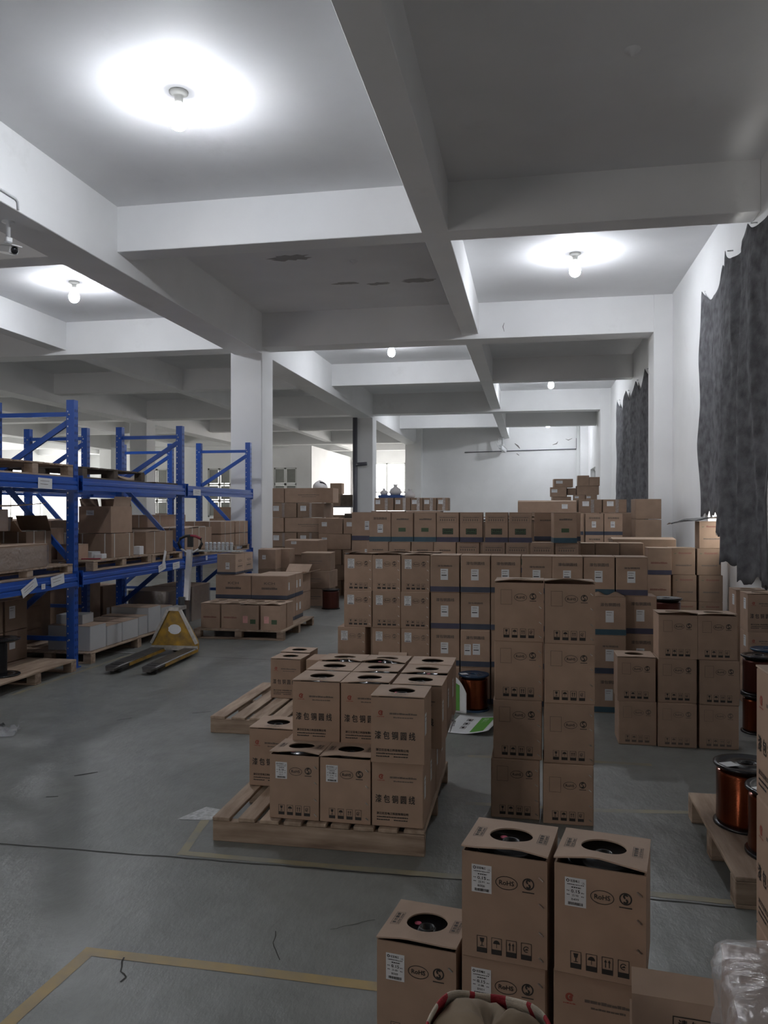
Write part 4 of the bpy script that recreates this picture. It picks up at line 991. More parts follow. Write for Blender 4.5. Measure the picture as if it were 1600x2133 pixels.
o = carton(RX - .46, 8.20, ZM + .11, 'strapped carton supporting the tall open carton on the rack', R(-6), w=.43, d=.42, h=.265, m='card_dark', group=GR, top='none'); straps(o, .43, .42, .262, (.12, .8))
o = carton(RX - .47, 8.22, ZM + .11 + .272, 'tall open-topped carton standing on a strapped one on the rack', R(-6), w=.42, d=.40, h=.30, m='card', group=GR, top='open', parts=(plain_sticker(.42, .40, .10, .20, .10, .055),))
MB().box(-.2, -.003, 0, .2, .003, .09).build('flap', 'card', o, (0, .2, .30), (R(8), 0, 0))
MB().box(-.003, -.16, 0, .003, .16, .11).build('flap', 'card_pale', o, (.208, 0, .30), (0, R(12), 0))
MB().box(-.003, -.16, 0, .003, .16, .09).build('flap', 'card', o, (-.208, 0, .30), (0, R(-14), 0))
o = carton(RX - .94, 8.18, ZM + .11, 'strapped carton left of the tall open carton', R(-3), w=.42, d=.42, h=.26, m='card_dark', group=GR); straps(o, .42, .42, .26, (.2, .8))
carton(RX - .34, 7.95, ZM + .11, 'small white box in front of the strapped cartons on the rack', R(-4), w=.20, d=.16, h=.075, m='white_card', group=GR, top='none')
carton(RX - .13, 7.96, ZM + .11, 'tiny grey packet beside the small white box', R(6), w=.09, d=.12, h=.05, m='paper', group=GR, top='none')
tag(MB().cbox(0, 0, 0, .28, .06, .012, .002).build('red_strip', 'red', None, (RX - .25, 7.75, ZM + .111), R(20)), 'red strip of scrap on the pallet below the small white box', 'scrap')
o = carton(RX - .62, 9.05, ZM + .10, 'long strapped dark carton behind the rack brace', R(-2), w=.55, d=.70, h=.27, m='card_dark', group=GR, top='flaps_up'); straps(o, .55, .7, .27, (.3, .7))
carton(RX - .10, 8.78, ZM + .11, 'narrow white packet beside the strapped open carton', R(0), w=.08, d=.10, h=.10, m='paper', group=GR, top='none')
o = carton(RX - .50, 10.1, ZM + .09, 'bulging strapped carton behind the jack handle', R(1), w=.45, d=.95, h=.30, m='card', group=GR, top='flaps_up'); straps(o, .45, .95, .31, (.25, .5, .75))
o = carton(RX - .95, 10.0, ZM + .09 + .0, 'base carton beneath the long strapped ones on the far bay', R(0), w=.40, d=1.15, h=.30, m='card_dark', group=GR)
o = carton(RX - .95, 9.98, ZM + .09 + .31, 'long flat strapped carton on top in the far rack bay', R(0), w=.42, d=1.2, h=.17, m='card', group=GR); straps(o, .42, 1.2, .17, (.3, .7))
for i, (y_, n_) in enumerate(((11.3, 'left'), (11.9, 'right'))):
    for k in range(2):
        o = carton(RX - .62, y_, ZM + .09 + .193 * k, '%s %s strapped carton at the far end of the rack' % (('lower', 'upper')[k], n_), R(0), w=.6, d=.56, h=.18, m='card', group=GR); straps(o, .6, .56, .18, (.3, .7))
# egg-tray bundle
b = MB()
for k in range(4):
    for i in range(7): b.lathe([(0, .03), (.02, .028), (.028, 0), (0, 0)], 8, mt=Matrix.Translation((.03 + .06 * i, .03, .028 * k)))
ob = b.build('moulded_tray', 'paper', None, (-4.42, 10.32, 1.052)); tag(ob, 'stack of grey moulded trays above the banded cartons', 'tray')
tag(MB().cbox(-.15, -.1, 0, .55, .15, .012, .002).build('tray_board', 'white_scrap', None, (-4.40, 10.30, 1.038)), 'pale board under the grey moulded trays', 'board')
# ground level of the rack: white cartons, dark stacks
GW = 'white cartons on the pallet below the rack'
for i, (y_, w_, h_, d_) in enumerate(((7.68, .5, .26, .30), (8.02, .5, .215, .30), (8.36, .5, .215, .34), (8.74, .5, .22, .2), (8.98, .5, .30, .3), (9.32, .5, .26, .3))):
    o = carton(RX - .5, y_, .12, '%s white carton from the rack post on the pallet below' % ORD[i], R(-2), w=w_, d=d_, h=h_, m='white_card', group=GW)
    o.name = 'white_carton'
carton(RX - .45, 7.75, .38 + .005, 'small white carton on top beside the near rack post', R(3), w=.3, d=.24, h=.10, m='white_card', group=GW, top='none')
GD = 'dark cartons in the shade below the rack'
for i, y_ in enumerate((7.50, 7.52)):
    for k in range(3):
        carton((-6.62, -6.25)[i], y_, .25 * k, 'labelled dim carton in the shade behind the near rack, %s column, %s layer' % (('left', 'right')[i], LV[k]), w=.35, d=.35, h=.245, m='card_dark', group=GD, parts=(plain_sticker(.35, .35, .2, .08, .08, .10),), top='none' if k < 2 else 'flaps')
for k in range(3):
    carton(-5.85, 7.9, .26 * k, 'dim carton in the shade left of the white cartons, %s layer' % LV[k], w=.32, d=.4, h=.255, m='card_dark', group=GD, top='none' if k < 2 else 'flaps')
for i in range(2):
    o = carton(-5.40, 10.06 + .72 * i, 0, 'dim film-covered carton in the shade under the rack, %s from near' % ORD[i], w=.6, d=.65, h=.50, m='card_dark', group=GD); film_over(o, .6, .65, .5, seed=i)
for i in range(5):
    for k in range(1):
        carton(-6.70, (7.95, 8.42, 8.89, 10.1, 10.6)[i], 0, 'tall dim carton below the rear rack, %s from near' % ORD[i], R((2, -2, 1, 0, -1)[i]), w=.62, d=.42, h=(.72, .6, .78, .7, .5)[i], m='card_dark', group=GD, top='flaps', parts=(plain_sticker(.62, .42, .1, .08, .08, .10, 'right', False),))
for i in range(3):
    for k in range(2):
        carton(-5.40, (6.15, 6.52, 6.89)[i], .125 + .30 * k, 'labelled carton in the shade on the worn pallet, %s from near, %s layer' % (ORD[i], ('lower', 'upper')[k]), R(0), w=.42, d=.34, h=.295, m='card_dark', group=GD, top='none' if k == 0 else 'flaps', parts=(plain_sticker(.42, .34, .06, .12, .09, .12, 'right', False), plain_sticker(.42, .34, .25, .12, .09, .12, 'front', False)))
GB = 'goods on the rear rack'
for i, (y_, h_, m_) in enumerate(((7.6, .42, 'card_dark'), (8.3, .34, 'card'), (9.1, .5, 'card_dark'), (10.2, .36, 'white_card'), (11.0, .45, 'card_dark'), (11.8, .34, 'card'))):
    pass
    o = carton(-6.75, y_, ZM + .002, 'carton on the lower beams of the rear rack, %s from near' % ORD[i], R((3, -4, 2, 0, -3, 4)[i]), w=.80, d=.55, h=h_, m=m_, group=GB, top='flaps_up')
# ================================================================== pallet jack
pj = empty('pallet_jack', (-3.84, 7.15, 0), R(2))
def fork(sx):
    b = MB(); pr = [(-.075, .055), (.075, .055), (.08, .075), (.07, .083), (-.07, .083), (-.08, .075)]
    ys_ = [(0, .55, .02), (.05, .92, .004), (.2, 1, 0), (1.12, 1, 0)]; n = len(pr); vs = []
    for y_, sc, dz in ys_: vs += [(p_ * sc, y_, q_ - dz) for p_, q_ in pr]
    fs = [(k * n + i, k * n + (i + 1) % n, (k + 1) * n + (i + 1) % n, (k + 1) * n + i) for k in range(len(ys_) - 1) for i in range(n)] + [tuple(range(n))[::-1], tuple(range((len(ys_) - 1) * n, len(ys_) * n))]
    b.add(vs, fs); o = b.build('fork', 'fork', pj, (sx * .19, 0, 0))
    for i in (0, 1): MB().box(-.045, .10 + .09 * i, .0832, .045, .125 + .09 * i, .0845).build('fork_slot', 'rubber', o)
    MB().box(-.082, .25, .04, -.074, 1.12, .072).build('fork_rib', 'yellow', o); MB().box(.074, .25, .04, .082, 1.12, .072).build('fork_rib', 'yellow', o)
    MB().lathe([(0, -.05), (.032, -.05), (.035, -.045), (.035, .045), (.032, .05), (0, .05)], 14, mt=Matrix.Translation((0, .12, .035)) @ Matrix.Rotation(R(90), 4, 'Y')).build('load_roller', 'rubber', o)
fork(-1); fork(1)
b = MB(); b.extrude([(-.265, .06), (.265, .06), (.265, .12), (.255, .16), (.075, .47), (.06, .50), (-.06, .50), (-.075, .47), (-.255, .16), (-.265, .12)], 'y', 1.10, 1.16); b.build('front_plate', 'yellow', pj)
b = MB()
for sx in (-1, 1): b.bar((sx * .262, 1.095, .13), (sx * .07, 1.095, .50), .03, .03)
b.build('plate_edge', 'yellow_edge', pj)
MB().box(-.27, 1.085, .055, .27, 1.11, .105).build('cross_bar', 'yellow_edge', pj)
b = MB(); b.add([(.005 + .075 * math.cos(2 * math.pi * i / 20) * (1 + .06 * math.sin(3 * i)), 1.0985, .285 + .055 * math.sin(2 * math.pi * i / 20)) for i in range(20)], [tuple(range(20))]); b.build('worn_round_sticker', 'paper', pj)
MB().box(-.06, 1.08, .49, .06, 1.3, .53).build('head_plate', 'yellow_edge', pj)
MB().lathe([(0, .0), (.05, .0), (.05, .40), (.035, .43), (.035, .52), (0, .52)], 16, cx=0, cy=1.30, mt=Matrix.Translation((0, 0, .10))).build('pump', 'rubber', pj)
for sx in (-1, 1): MB().lathe([(0, -.025), (.085, -.025), (.09, -.02), (.09, .02), (.085, .025), (0, .025)], 20, mt=Matrix.Translation((sx * .06, 1.30, .09)) @ Matrix.Rotation(R(90), 4, 'Y')).build('steer_wheel', 'rubber', pj)
MB().bar((.045, 1.34, .58), (.05, 1.42, 1.15), .06, .045).build('handle_tube', 'chrome', pj)
hp = [(.05, 1.42, 1.10), (-.06, 1.43, 1.16), (-.09, 1.435, 1.22), (-.075, 1.44, 1.275), (-.01, 1.445, 1.305), (.05, 1.445, 1.31), (.11, 1.445, 1.305), (.175, 1.44, 1.275), (.19, 1.435, 1.22), (.16, 1.43, 1.16), (.05, 1.42, 1.10)]
MB().tube([hp[0], hp[1]], .012).build('handle_yoke', 'chrome', pj); MB().tube([hp[9], hp[10]], .012).build('handle_yoke', 'chrome', pj)
MB().tube(hp[1:10], .016).build('handle_loop', 'rubber', pj); MB().tube(hp[5:8], .0165).build('release_lever', 'red', pj)
MB().box(.02, 1.42, 1.18, .08, 1.46, 1.30).build('handle_head', 'rubber', pj)
tag(pj, 'worn yellow hand pallet jack with two dark forks beside the rack', 'pallet jack')
# ================================================================== pallet load beside the rack
GK = 'cartons on the pallet beside the rack'
KX = (-4.09, -3.82, -3.555, -3.28)
for r_ in range(2):
    for c_ in range(4):
        fr = r_ == 0
        ps = ()
        if fr: ps = (gtext_mesh(.25, .25, .306, 'redbox'),) if c_ < 2 else (gtext_mesh(.25, .25, .306, 'redgreen'), plain_sticker(.25, .25, .045, .085, .062, .085, 'front', False, 'pink_paper'))
        carton(KX[c_] + (.01 if not fr else 0), (9.47 if c_ < 2 else 9.40) + .262 * r_, .12, '%s small holed carton from left, %s row, on the pallet beside the rack' % (ORD[c_], ('front', 'second')[r_]), w=.25, d=.25, group=GK, lid=(0, 3, 1, 2)[c_] if fr else 0, top='none', parts=ps)
for k in range(2):
    for c_ in range(2):
        carton(-4.12 + .50 * c_, 10.02 + (0 if c_ == 0 else 0), .12 + .31 * k, '%s %s wide banded carton on the pallet beside the rack' % (('lower', 'upper')[k], ('left', 'right')[c_]), w=.49, d=.36, h=.305, group=GK, top='none' if k == 0 else 'flaps', parts=(band_mesh(.49, .36, .305, 'navy', .004, .05), gtext_mesh(.49, .36, .305, 'logo')) + ((plain_sticker(.49, .36, .05, .12, .05, .1, 'right', False),) if c_ else ()))
    carton(-3.62, 10.39, .12 + .31 * k, '%s rear wide banded carton on the pallet beside the rack' % ('lower', 'upper')[k], w=.49, d=.36, h=.305, group=GK, top='none' if k == 0 else 'flaps', parts=(band_mesh(.49, .36, .305, 'navy', .004, .05), plain_sticker(.49, .36, .04, .12, .05, .1, 'right', False), plain_sticker(.49, .36, .18, .12, .07, .1, 'right', False)))
def kside(w, d, h):
    def mk():
        p = Print(); p.text('KCH', d / 2, h * .66, d * .36, .030); p.frame(d * .2, h * .3, d * .8, h * .5, .003); p.dashes(d * .25, d * .75, h * .36, .02, 0, 3)
        return p.mesh('printed_marks', ['ink_faint'], fmap('right', w, d))
    return cached(('kside', w, d, h), mk)
for r_ in range(2):
    carton(-4.11, 10.04 + .34 * r_, .747, '%s upper carton with lettered side on the pallet beside the rack' % ('near', 'far')[r_], w=.26, d=.33, h=.265, group=GK, m='card_pale', parts=(band_mesh(.26, .33, .265, 'navy', .004, .03), kside(.26, .33, .265)) + ((plain_sticker(.26, .33, .12, .07, .055, .09),) if r_ == 0 else ()))
# ================================================================== piles behind, near the white column
GP = 'piled cartons beyond the white column'
base(-4.42, 12.55, .634, 'tall base carton beside the white column, left of two', w=.30, d=.3, group=GP); base(-4.40, 12.87, .634, 'tall base carton beside the white column, right of two', w=.42, d=.3, group=GP)
for k in range(2, 3):
    carton(-4.42, 12.55, .317 * k, 'upright carton beside the white column base, left of two, %s layer' % LV[k], w=.30, d=.3, h=.315, group=GP, m='card', top='none' if k < 2 else 'flaps_up', parts=(plain_sticker(.30, .3, .07, .16, .06, .07),))
    carton(-4.40, 12.87, .317 * k, 'upright carton beside the white column base, right of two, %s layer' % LV[k], w=.42, d=.3, h=.315, group=GP, m='card', top='none' if k < 2 else 'flaps')
base(-4.2, 13.7, .81, 'tall carton under the overhanging one past the white column', w=.6, d=.5, group=GP)
carton(-4.32, 13.68, .81, 'overhanging wide carton right of the white column', R(-3), w=.62, d=.55, h=.25, group=GP, m='card', top='flaps_up', parts=(plain_sticker(.62, .55, .12, .19, .10, .05),))
for k in range(3):
    carton(-3.80, 12.9 + .02 * k, .295 * k, 'large carton stacked at the back aisle corner, %s layer' % LV[k], R((3, -2, 5)[k]), w=.50, d=.5, h=.29, group=GP, m='card_dark', top='none' if k < 2 else 'flaps', parts=(gtext_mesh(.50, .5, .29, 'long'),))
for k in range(2):
    o = carton(-4.02, 12.2, .30 * k, 'open carton pile at the back aisle edge, %s layer' % ('bottom', 'top')[k], R(-4), w=.46, d=.4, h=.295, group=GP, m='card', top='none' if k == 0 else 'open')
    if k: MB().box(-.2, -.003, 0, .2, .003, .2).build('flap', 'card_pale', o, (0, .2, .295), (R(-55), 0, 0)); MB().box(-.003, -.18, 0, .003, .18, .19).build('flap', 'card_pale', o, (.225, 0, .295), (0, R(75), 0))
# long cartons pile
GL = 'long carton pile right of the white column'
lc = gtext_mesh(.98, .5, .285, 'long')
for k in range(7):
    z_ = .292 * k
    if k % 2 == 0:
        for i, x_ in enumerate((-5.58, -4.78)):
            if i == 1 or k > 1: carton((-5.8, -4.80)[i], 15.2, z_, '%s long carton in the tall pile right of the white column, %s layer' % (('half-hidden', 'full')[i], ORD[k]), R(rr.uniform(-1.5, 1.5)), w=.98, d=.5, h=.285, group=GL, m='card', top='flaps' if k == 6 else 'none', parts=(lc,))
    else:
        for i in range(2):
            o = carton(-5.10 + .56 * i, 15.2, z_, 'short labelled carton in the tall pile by the column, %s of two, %s layer' % (ORD[i], ORD[k]), R(rr.uniform(-2, 2)), w=.54, d=.7, h=.285, group=GL, m='card_dark', top='none', parts=(plain_sticker(.54, .7, .06, .13, .12, .10, 'front', False), tape_mesh(.54, .7, .285)))
b = MB(); b.grid(lambda s, t: (.15 * math.cos(2 * math.pi * s) * math.sin(math.pi * t * .5 + .02) * (1 + .1 * math.sin(9 * s)), .2 * math.sin(2 * math.pi * s) * math.sin(math.pi * t * .5 + .02), .13 * math.cos(math.pi * t * .5) * (1 + .25 * math.sin(5 * s))), 16, 8)
tag(b.build('plastic_bag', 'bag', None, (-4.15, 15.45, 2.046)), 'crumpled pale bag on top of the tall long-carton pile', 'bag')
for k in range(5):
    n_ = (3, 2, 3, 2, 2)[k]; w_ = (.44, .9, .44, .62, .46)[k]
    for i in range(2):
        carton(-3.93 + (w_ + .02) * i * (.86 if w_ > .8 else 1), 14.55 + .0 * k, .29 * k, '%s carton, %s layer, in the lower pile behind the second row' % (('left', 'right')[i], ORD[k]), R(rr.uniform(-2, 2)), w=w_ if not (w_ > .8 and i) else .5, d=.5, h=.285, group=GL, m='card_dark' if k < 3 else 'card', top='none' if k < 4 else 'flaps', parts=(plain_sticker(w_ if not (w_ > .8 and i) else .5, .5, .06, .14, .1, .08, 'front', False),)) if not (w_ > .8 and i) else None
carton(-3.02, 14.6, .29, 'small carton filling the lower pile behind the second row', w=.42, d=.4, h=.285, group=GL, m='card_dark', top='none'); carton(-3.02, 14.6, 0, 'floor carton filling the lower pile behind the second row', w=.42, d=.4, h=.285, group=GL, m='card_dark', top='none')
# taped cartons with bags, left of the grey wall
GT = 'taped cartons in front of the far grey wall'
for k in range(4, 5):
    for i in range(2):
        base(-2.66 + .60 * i, 13.25, .318 * 4, 'tall carton below the taped cartons, %s column' % ('left', 'right')[i], w=.58, d=.45, group=GT)
        carton(-2.66 + .60 * i, 13.25, .318 * k, 'wide carton directly under the taped cartons, %s column' % ('left', 'right')[i], w=.58, d=.45, h=.314, group=GT, m='card', top='none' if k < 4 else 'flaps')
for i, (x_, w_) in enumerate(((-2.61, .33), (-2.265, .27), (-1.985, .20), (-1.775, .22), (-1.54, .18))):
    carton(x_, 13.28, 1.597, 'small taped carton on the wide base cartons, %s from left' % ORD[i], w=w_, d=.38, h=.21, group=GT, m='card_dark', parts=(plain_sticker(w_, .38, .02, .11, .08, .07, 'front', False), tape_mesh(w_, .38, .21, 'film', .62)))
tag(MB().cbox(0, 0, 0, .42, .3, .05, .006).build('blue_tray', 'blue_crate', None, (-2.55, 13.3, 1.8125)), 'blue tray holding pale bags in front of the bright far window', 'tray')
for i, (x_, s_) in enumerate(((-2.47, .6), (-2.27, .95), (-2.02, .8))):
    b = MB(); b.lathe([(0, .0), (.09, .0), (.115, .05), (.09, .11), (.04, .14), (.03, .16), (.05, .19), (0, .19)], 14)
    ob = b.build('plastic_bag', 'bag', None, (x_, 13.42, 1.8635 if i < 2 else 1.8125)); ob.scale = (s_, s_, s_)
    tag(ob, ('small tied pale bag, left one on the blue tray', 'larger tied pale bag in the middle of the blue tray', 'tied pale bag on the carton right of the blue tray')[i], 'bag', 'tied pale bags by the far window')
# wrapped cartons by the far curtain
GX = 'wrapped cartons by the far curtain'
for i in range(3): base(-.25 + .66 * i, 12.75, 1.565, 'tall carton under the long flat and taped cartons, %s column' % ORD[i], w=.64, d=.5, group=GX)
carton(-.20, 12.8, 1.566, 'long flat carton lying before the far grey wall', R(-1), w=.9, d=.45, h=.17, group=GX, m='card', top='flaps_up', parts=(plain_sticker(.9, .45, .68, .06, .09, .07, 'front', False),))
for i, x_ in enumerate((.735, 1.105)):
    o = carton(x_, 12.8, 1.566, 'film-taped carton with white label by the far curtain, %s of two' % ORD[i], w=.355, d=.4, h=.20, group=GX, m='card_dark', parts=(plain_sticker(.355, .4, .06, .10, .10, .075, 'front', False), tape_mesh(.355, .4, .20, 'film', .6)))
base(1.49, 12.0, .295 * 3, 'tall base carton against the pillar by the far curtain', w=.36, d=.5, group=GX)
for k in range(3, 6): carton(1.49, 12.0, .295 * k, 'wide collapsed carton against the pillar by the far curtain, %s layer' % ORD[k], R(rr.uniform(-1, 1)), w=.36, d=.5, h=.285, group=GX, m='card_dark', top='none' if k < 5 else 'flaps')
base(-.78, 10.3, .29 * 4, 'tall base carton below the folded sheets', w=.85, d=.5, group=GX)
for k in range(4, 5): carton(-.78, 10.3, .29 * k, 'carton under the folded sheets behind the second row, %s layer' % ORD[k], w=.85, d=.5, h=.287, group=GX, m='card_dark', top='none' if k < 4 else 'flaps')
for i in range(2):
    b = MB(); b.grid(lambda s, t: (.95 * s, .5 * t, .006 + .03 * math.sin(math.pi * s) * (1 - t)), 8, 3)
    ob = b.build('cardboard_sheet', ('card_pale', 'black')[1 - i], None, (-.80 + .12 * i, 10.28, 1.458 + .045 * i), 0); ob.modifiers.new('t', 'SOLIDIFY').thickness = .006
    tag(ob, ('dark plastic sheet lying on cartons behind the second row', 'pale folded cardboard sheet lying over the dark sheet')[i], 'sheet')
# far pile in the corner
GF = 'carton pile in the far right corner'
for i in range(2): base(.42 + .62 * i, 17.6, 1.805, 'tall base carton of the far corner pile, %s column' % ('left', 'right')[i], w=.60, d=.6, group=GF)
for i, (x_, z_, w_, h_, n_) in enumerate(((.46, 1.806, .40, .085, 'squashed low left'), (.91, 1.806, .24, .125, 'low middle'), (1.16, 1.806, .24, .125, 'low right'), (.41, 1.896, .35, .20, 'left labelled'), (.98, 1.936, .46, .19, 'wide right'), (.50, 2.101, .40, .175, 'upper left labelled'), (1.0, 2.131, .235, .215, 'upright top middle'), (1.24, 2.131, .215, .18, 'top right'))):
    carton(x_, 17.62, z_, '%s carton in the far corner pile' % n_, R((2, -1, 1, -4, 1, 3, 0, -3)[i]), w=w_, d=.38, h=h_, group=GF, m='card', parts=(plain_sticker(w_, .38, w_ * .1, h_ * .45, w_ * .35, h_ * .35, 'front', False),) if i in (1, 2, 3, 5) else ())
carton(.78, 17.66, 1.936, 'small dark carton wedged in the far corner pile', w=.18, d=.3, h=.14, group=GF, m='card_dark')
# black sheet on the tallest wall stack
b = MB(); b.grid(lambda s, t: (-.42 + .52 * s, .3 * t, .004 + (.05 * (s - .35) if s > .35 else -.12 * (.35 - s)) + .012 * math.sin(9 * s + 4 * t)), 12, 6)
ob = b.build('black_sheet', 'black', None, (1.95, 9.24, 5 * .295 + .014)); ob.modifiers.new('t', 'SOLIDIFY').thickness = .004
tag(ob, 'black plastic sheet draped over the tallest stack by the right wall', 'sheet')
# ================================================================== curtains
def curtain(pts_top, bottom, x0, amp, folds, label, seed, lean=0.0):
    r = random.Random(seed); N, K = 90, 40
    (ya, za), (yb, zb_) = pts_top[0], pts_top[-1]
    ph = [r.uniform(0, 6) for _ in range(6)]
    def top(y):
        for (y0, z0), (y1, z1) in zip(pts_top[:-1], pts_top[1:]):
            if y0 - 1e-6 <= y <= y1 + 1e-6:
                t = (y - y0) / (y1 - y0); return z0 + (z1 - z0) * t - min(.30, .2 * (y1 - y0)) * 4 * t * (1 - t)
        return zb_
    def fn(s, t):
        y = ya + (yb - ya) * s; zt = top(y); zb0 = bottom(s)
        gather = 1 - lean * t * t
        yy = yb - (yb - y) * gather if lean > 0 else y
        f = math.sin(s * folds * 2 * math.pi + ph[0] + .5 * math.sin(t * 3 + ph[1])) * .6 + (1 - abs(math.sin(s * folds * 5.3 + ph[2] + t * 1.1 + .8 * math.sin(t * 4 + s * 9)))) * .9 - .5
        x = x0 - amp * (.35 + .65 * t ** .5) * (1 + f) * .5 - .02 * mnoise.noise(Vector((s * 6, t * 5, seed)))
        return (x, yy, zt + (zb0 - zt) * t)
    b = MB(); b.grid(fn, N, K)
    o = b.build('curtain', 'curtain'); m = o.modifiers.new('t', 'SOLIDIFY'); m.thickness = .006
    b2 = MB()
    for y, z in pts_top: b2.lathe([(0, .03), (.008, .03), (.008, -.03), (0, -.03)], 8, mt=Matrix.Translation((x0 + .03, y, z)) @ Matrix.Rotation(R(90), 4, 'Y'))
    nn = b2.build('nails', 'bolt', o); nn['kind'] = 'stuff'
    return tag(o, label, 'curtain', 'dark window curtains')
def rag(a, b_, seed, amp=.12): return lambda s: a + (b_ - a) * s + amp * mnoise.noise(Vector((s * 11, seed, 0))) + .06 * mnoise.noise(Vector((s * 37, seed, 3)))
curtain([(7.0, 4.45), (8.08, 4.33), (9.0, 4.36)], lambda s: (1.08 if s > .72 else .96) + .10 * mnoise.noise(Vector((s * 14, 3, 0))) + .05 * mnoise.noise(Vector((s * 40, 5, 0))) + (.25 if s > .9 else 0), XW - .11, .17, 2.3, 'ragged dark grey curtain on the nearest right window, longer near half', 3)
curtain([(8.5, 4.37), (9.5, 4.36), (10.62, 4.36)], rag(1.60, 1.52, 5, .06), XW - .012, .085, 1.9, 'dark grey curtain on the nearest right window, far half gathered below', 4, lean=-.0)
curtain([(13.7, 4.2), (15.55, 4.25), (17.0, 4.27), (18.5, 4.28), (20.35, 4.32)], rag(1.1, 1.1, 7, .05), XW - .03, .16, 5.0, 'dark grey curtain over the second window down the right wall', 5)
curtain([(4.75, 4.20), (5.9, 4.24), (7.0, 4.26)], rag(1.0, 1.0, 9, .05), XW - .03, .14, 2.0, 'added dark grey curtain dimming the unseen window beyond the right picture edge', 6)  # out of view, added to hold back daylight from this window
b = MB(); b.grid(lambda s, t: (-10.5 + 1.1 * s, 41.85 - .06 * math.sin(s * 14), 4.3 - 2.9 * t), 30, 4)
ob = b.build('curtain', 'bag'); ob.modifiers.new('t', 'SOLIDIFY').thickness = .01; tag(ob, 'pale grey curtain hanging on the far back wall left of the pipe', 'curtain')
# ================================================================== wrapped load, sack
o = carton(.335, 1.37, 0, 'carton load wrapped in crumpled clear stretch film at the bottom right corner', R(-6), w=.40, d=.26, h=.76, m='card', top='flaps', cat='wrapped load')
def wrap(s, t):
    a = 2 * math.pi * s; c_, s_ = math.cos(a), math.sin(a); p_ = 7; k = (abs(c_) ** p_ + abs(s_) ** p_) ** (-1 / p_)
    j = .016 + .014 * mnoise.noise(Vector((c_ * 3, s_ * 3, t * 9))) + .007 * mnoise.noise(Vector((c_ * 11, s_ * 11, t * 24)))
    if t > .86: q = (t - .86) / .14; sh = math.cos(q * math.pi / 2) ** .45 if q < 1 else 0; return ((.20 + j) * c_ * k * max(sh, .02), (.13 + j) * s_ * k * max(sh, .02), .755 + .035 * math.sin(q * math.pi / 2) + j * .3)
    return ((.20 + j) * c_ * k, (.13 + j) * s_ * k, .01 + .755 * t / .86)
b = MB(); b.grid(wrap, 96, 60); b.build('stretch_film', 'film', o)
sk = empty('woven_sack', (-.085, 1.62, 0))
def sackf(s, t):
    a = 2 * math.pi * s; nz = mnoise.noise(Vector((math.cos(a) * 1.6, math.sin(a) * 1.6, t * 2.2)))
    prof = [(.0, .16), (.1, .205), (.5, .225), (.8, .185), (.92, .15), (1.0, .128)]
    for (t0, r0_), (t1, r1_) in zip(prof[:-1], prof[1:]):
        if t0 <= t <= t1: rad = r0_ + (r1_ - r0_) * (t - t0) / (t1 - t0)
    rad *= 1 + .10 * nz; front = -math.sin(a)
    return (rad * math.cos(a), rad * .9 * math.sin(a), .004 + t * (.492 - .07 * front + .02 * math.sin(3 * a)))
N_, K_ = 72, 30
b = MB(); b.grid(sackf, N_, K_)
for i in range(len(b.f)):
    u = (i % N_); b.m[i] = 1 if u % 12 in (3, 4, 5, 9) else 0
b.build('sack_cloth', ['sack', 'sack_red'], sk).modifiers.new('t', 'SOLIDIFY').thickness = .004
def rim(s, t):
    a = 2 * math.pi * s; x, y, z = sackf(s, 1.0); q = 2 * math.pi * t
    return (x * (1 + .03 * math.cos(q)), y * (1 + .03 * math.cos(q)), z + .006 * math.sin(q))
b = MB(); b.grid(rim, 72, 8); 
for i in range(len(b.f)): b.m[i] = 1 if (i % 72) % 12 in (3, 4, 5, 9) else 0
b.build('sack_rim', ['sack', 'sack_red'], sk)
b = MB(); b.grid(lambda s, t: ((lambda p_: (p_[0] * (1 - t) * .97, p_[1] * (1 - t) * .97, p_[2] - .02 + .022 * math.sin(math.pi * t * .8) + .012 * abs(math.sin(s * 47 + 3 * t)) * math.sin(math.pi * t) + .022 * mnoise.noise(Vector((p_[0] * 16 * (1 - t), p_[1] * 16 * (1 - t), 2)))))(sackf(s, 1.0))), 48, 10)
b.build('paper_lining', 'kraft', sk)
tag(sk, 'open woven sack with red stripes at the bottom edge of the picture', 'sack')
# ================================================================== leaflet, scraps
def leaf(s, t): return (s * .33, t * .50, .004 + .09 * max(0, s - .45) ** 1.4 * (1 - .5 * t))
lf = MB().grid(leaf, 12, 12).build('leaflet', 'paper', None, (-.62, 5.72, 0), R(-9))
lf.modifiers.new('t', 'SOLIDIFY').thickness = .0012
def onleaf(u, v, l): x, y, z = leaf(u / .33, v / .5); return (x, y, z + .0015 + l)
p = Print()
for i in range(16): p.rect(.185, .03 + .027 * i, .285, .03 + .027 * (i + 1), 0)
p.layer = 1; p.text('高品质漆包圆铜线', .228, .25, .36, .034, 1, vert=True); p.dashes(.0, .0, 0, .01, 1)
for i in range(3):
    for j in range(6): p.rect(.245 + .0, .07 + .06 * j, .252, .10 + .06 * j, 1)
    p.layer = 0; p.frame(.09, .12 + .11 * i, .13, .19 + .11 * i, .004, 2); p.rect(.10, .135 + .11 * i, .12, .175 + .11 * i, 2); p.layer = 1
link('leaflet_print', p.mesh('leaflet_print', ['bright_green', 'paper', 'ink'], onleaf), lf)
tag(lf, 'white leaflet with green strip lying curled on the floor behind the pallet', 'leaflet')
def leaf2(s, t): return (.02 + .15 * s, .03 * math.sin(s * 2), .005 + .30 * t - .14 * s * s * t)
l2 = MB().grid(leaf2, 10, 10).build('leaflet', 'paper', None, (-.66, 6.30, 0), R(-25)); l2.modifiers.new('t', 'SOLIDIFY').thickness = .0012
p = Print()
for i in range(10): p.rect(.02, .02 + .024 * i, .09, .02 + .024 * (i + 1), 0)
p.layer = 1; p.text('漆包圆铜线', .045, .15, .17, .025, 1, vert=True)
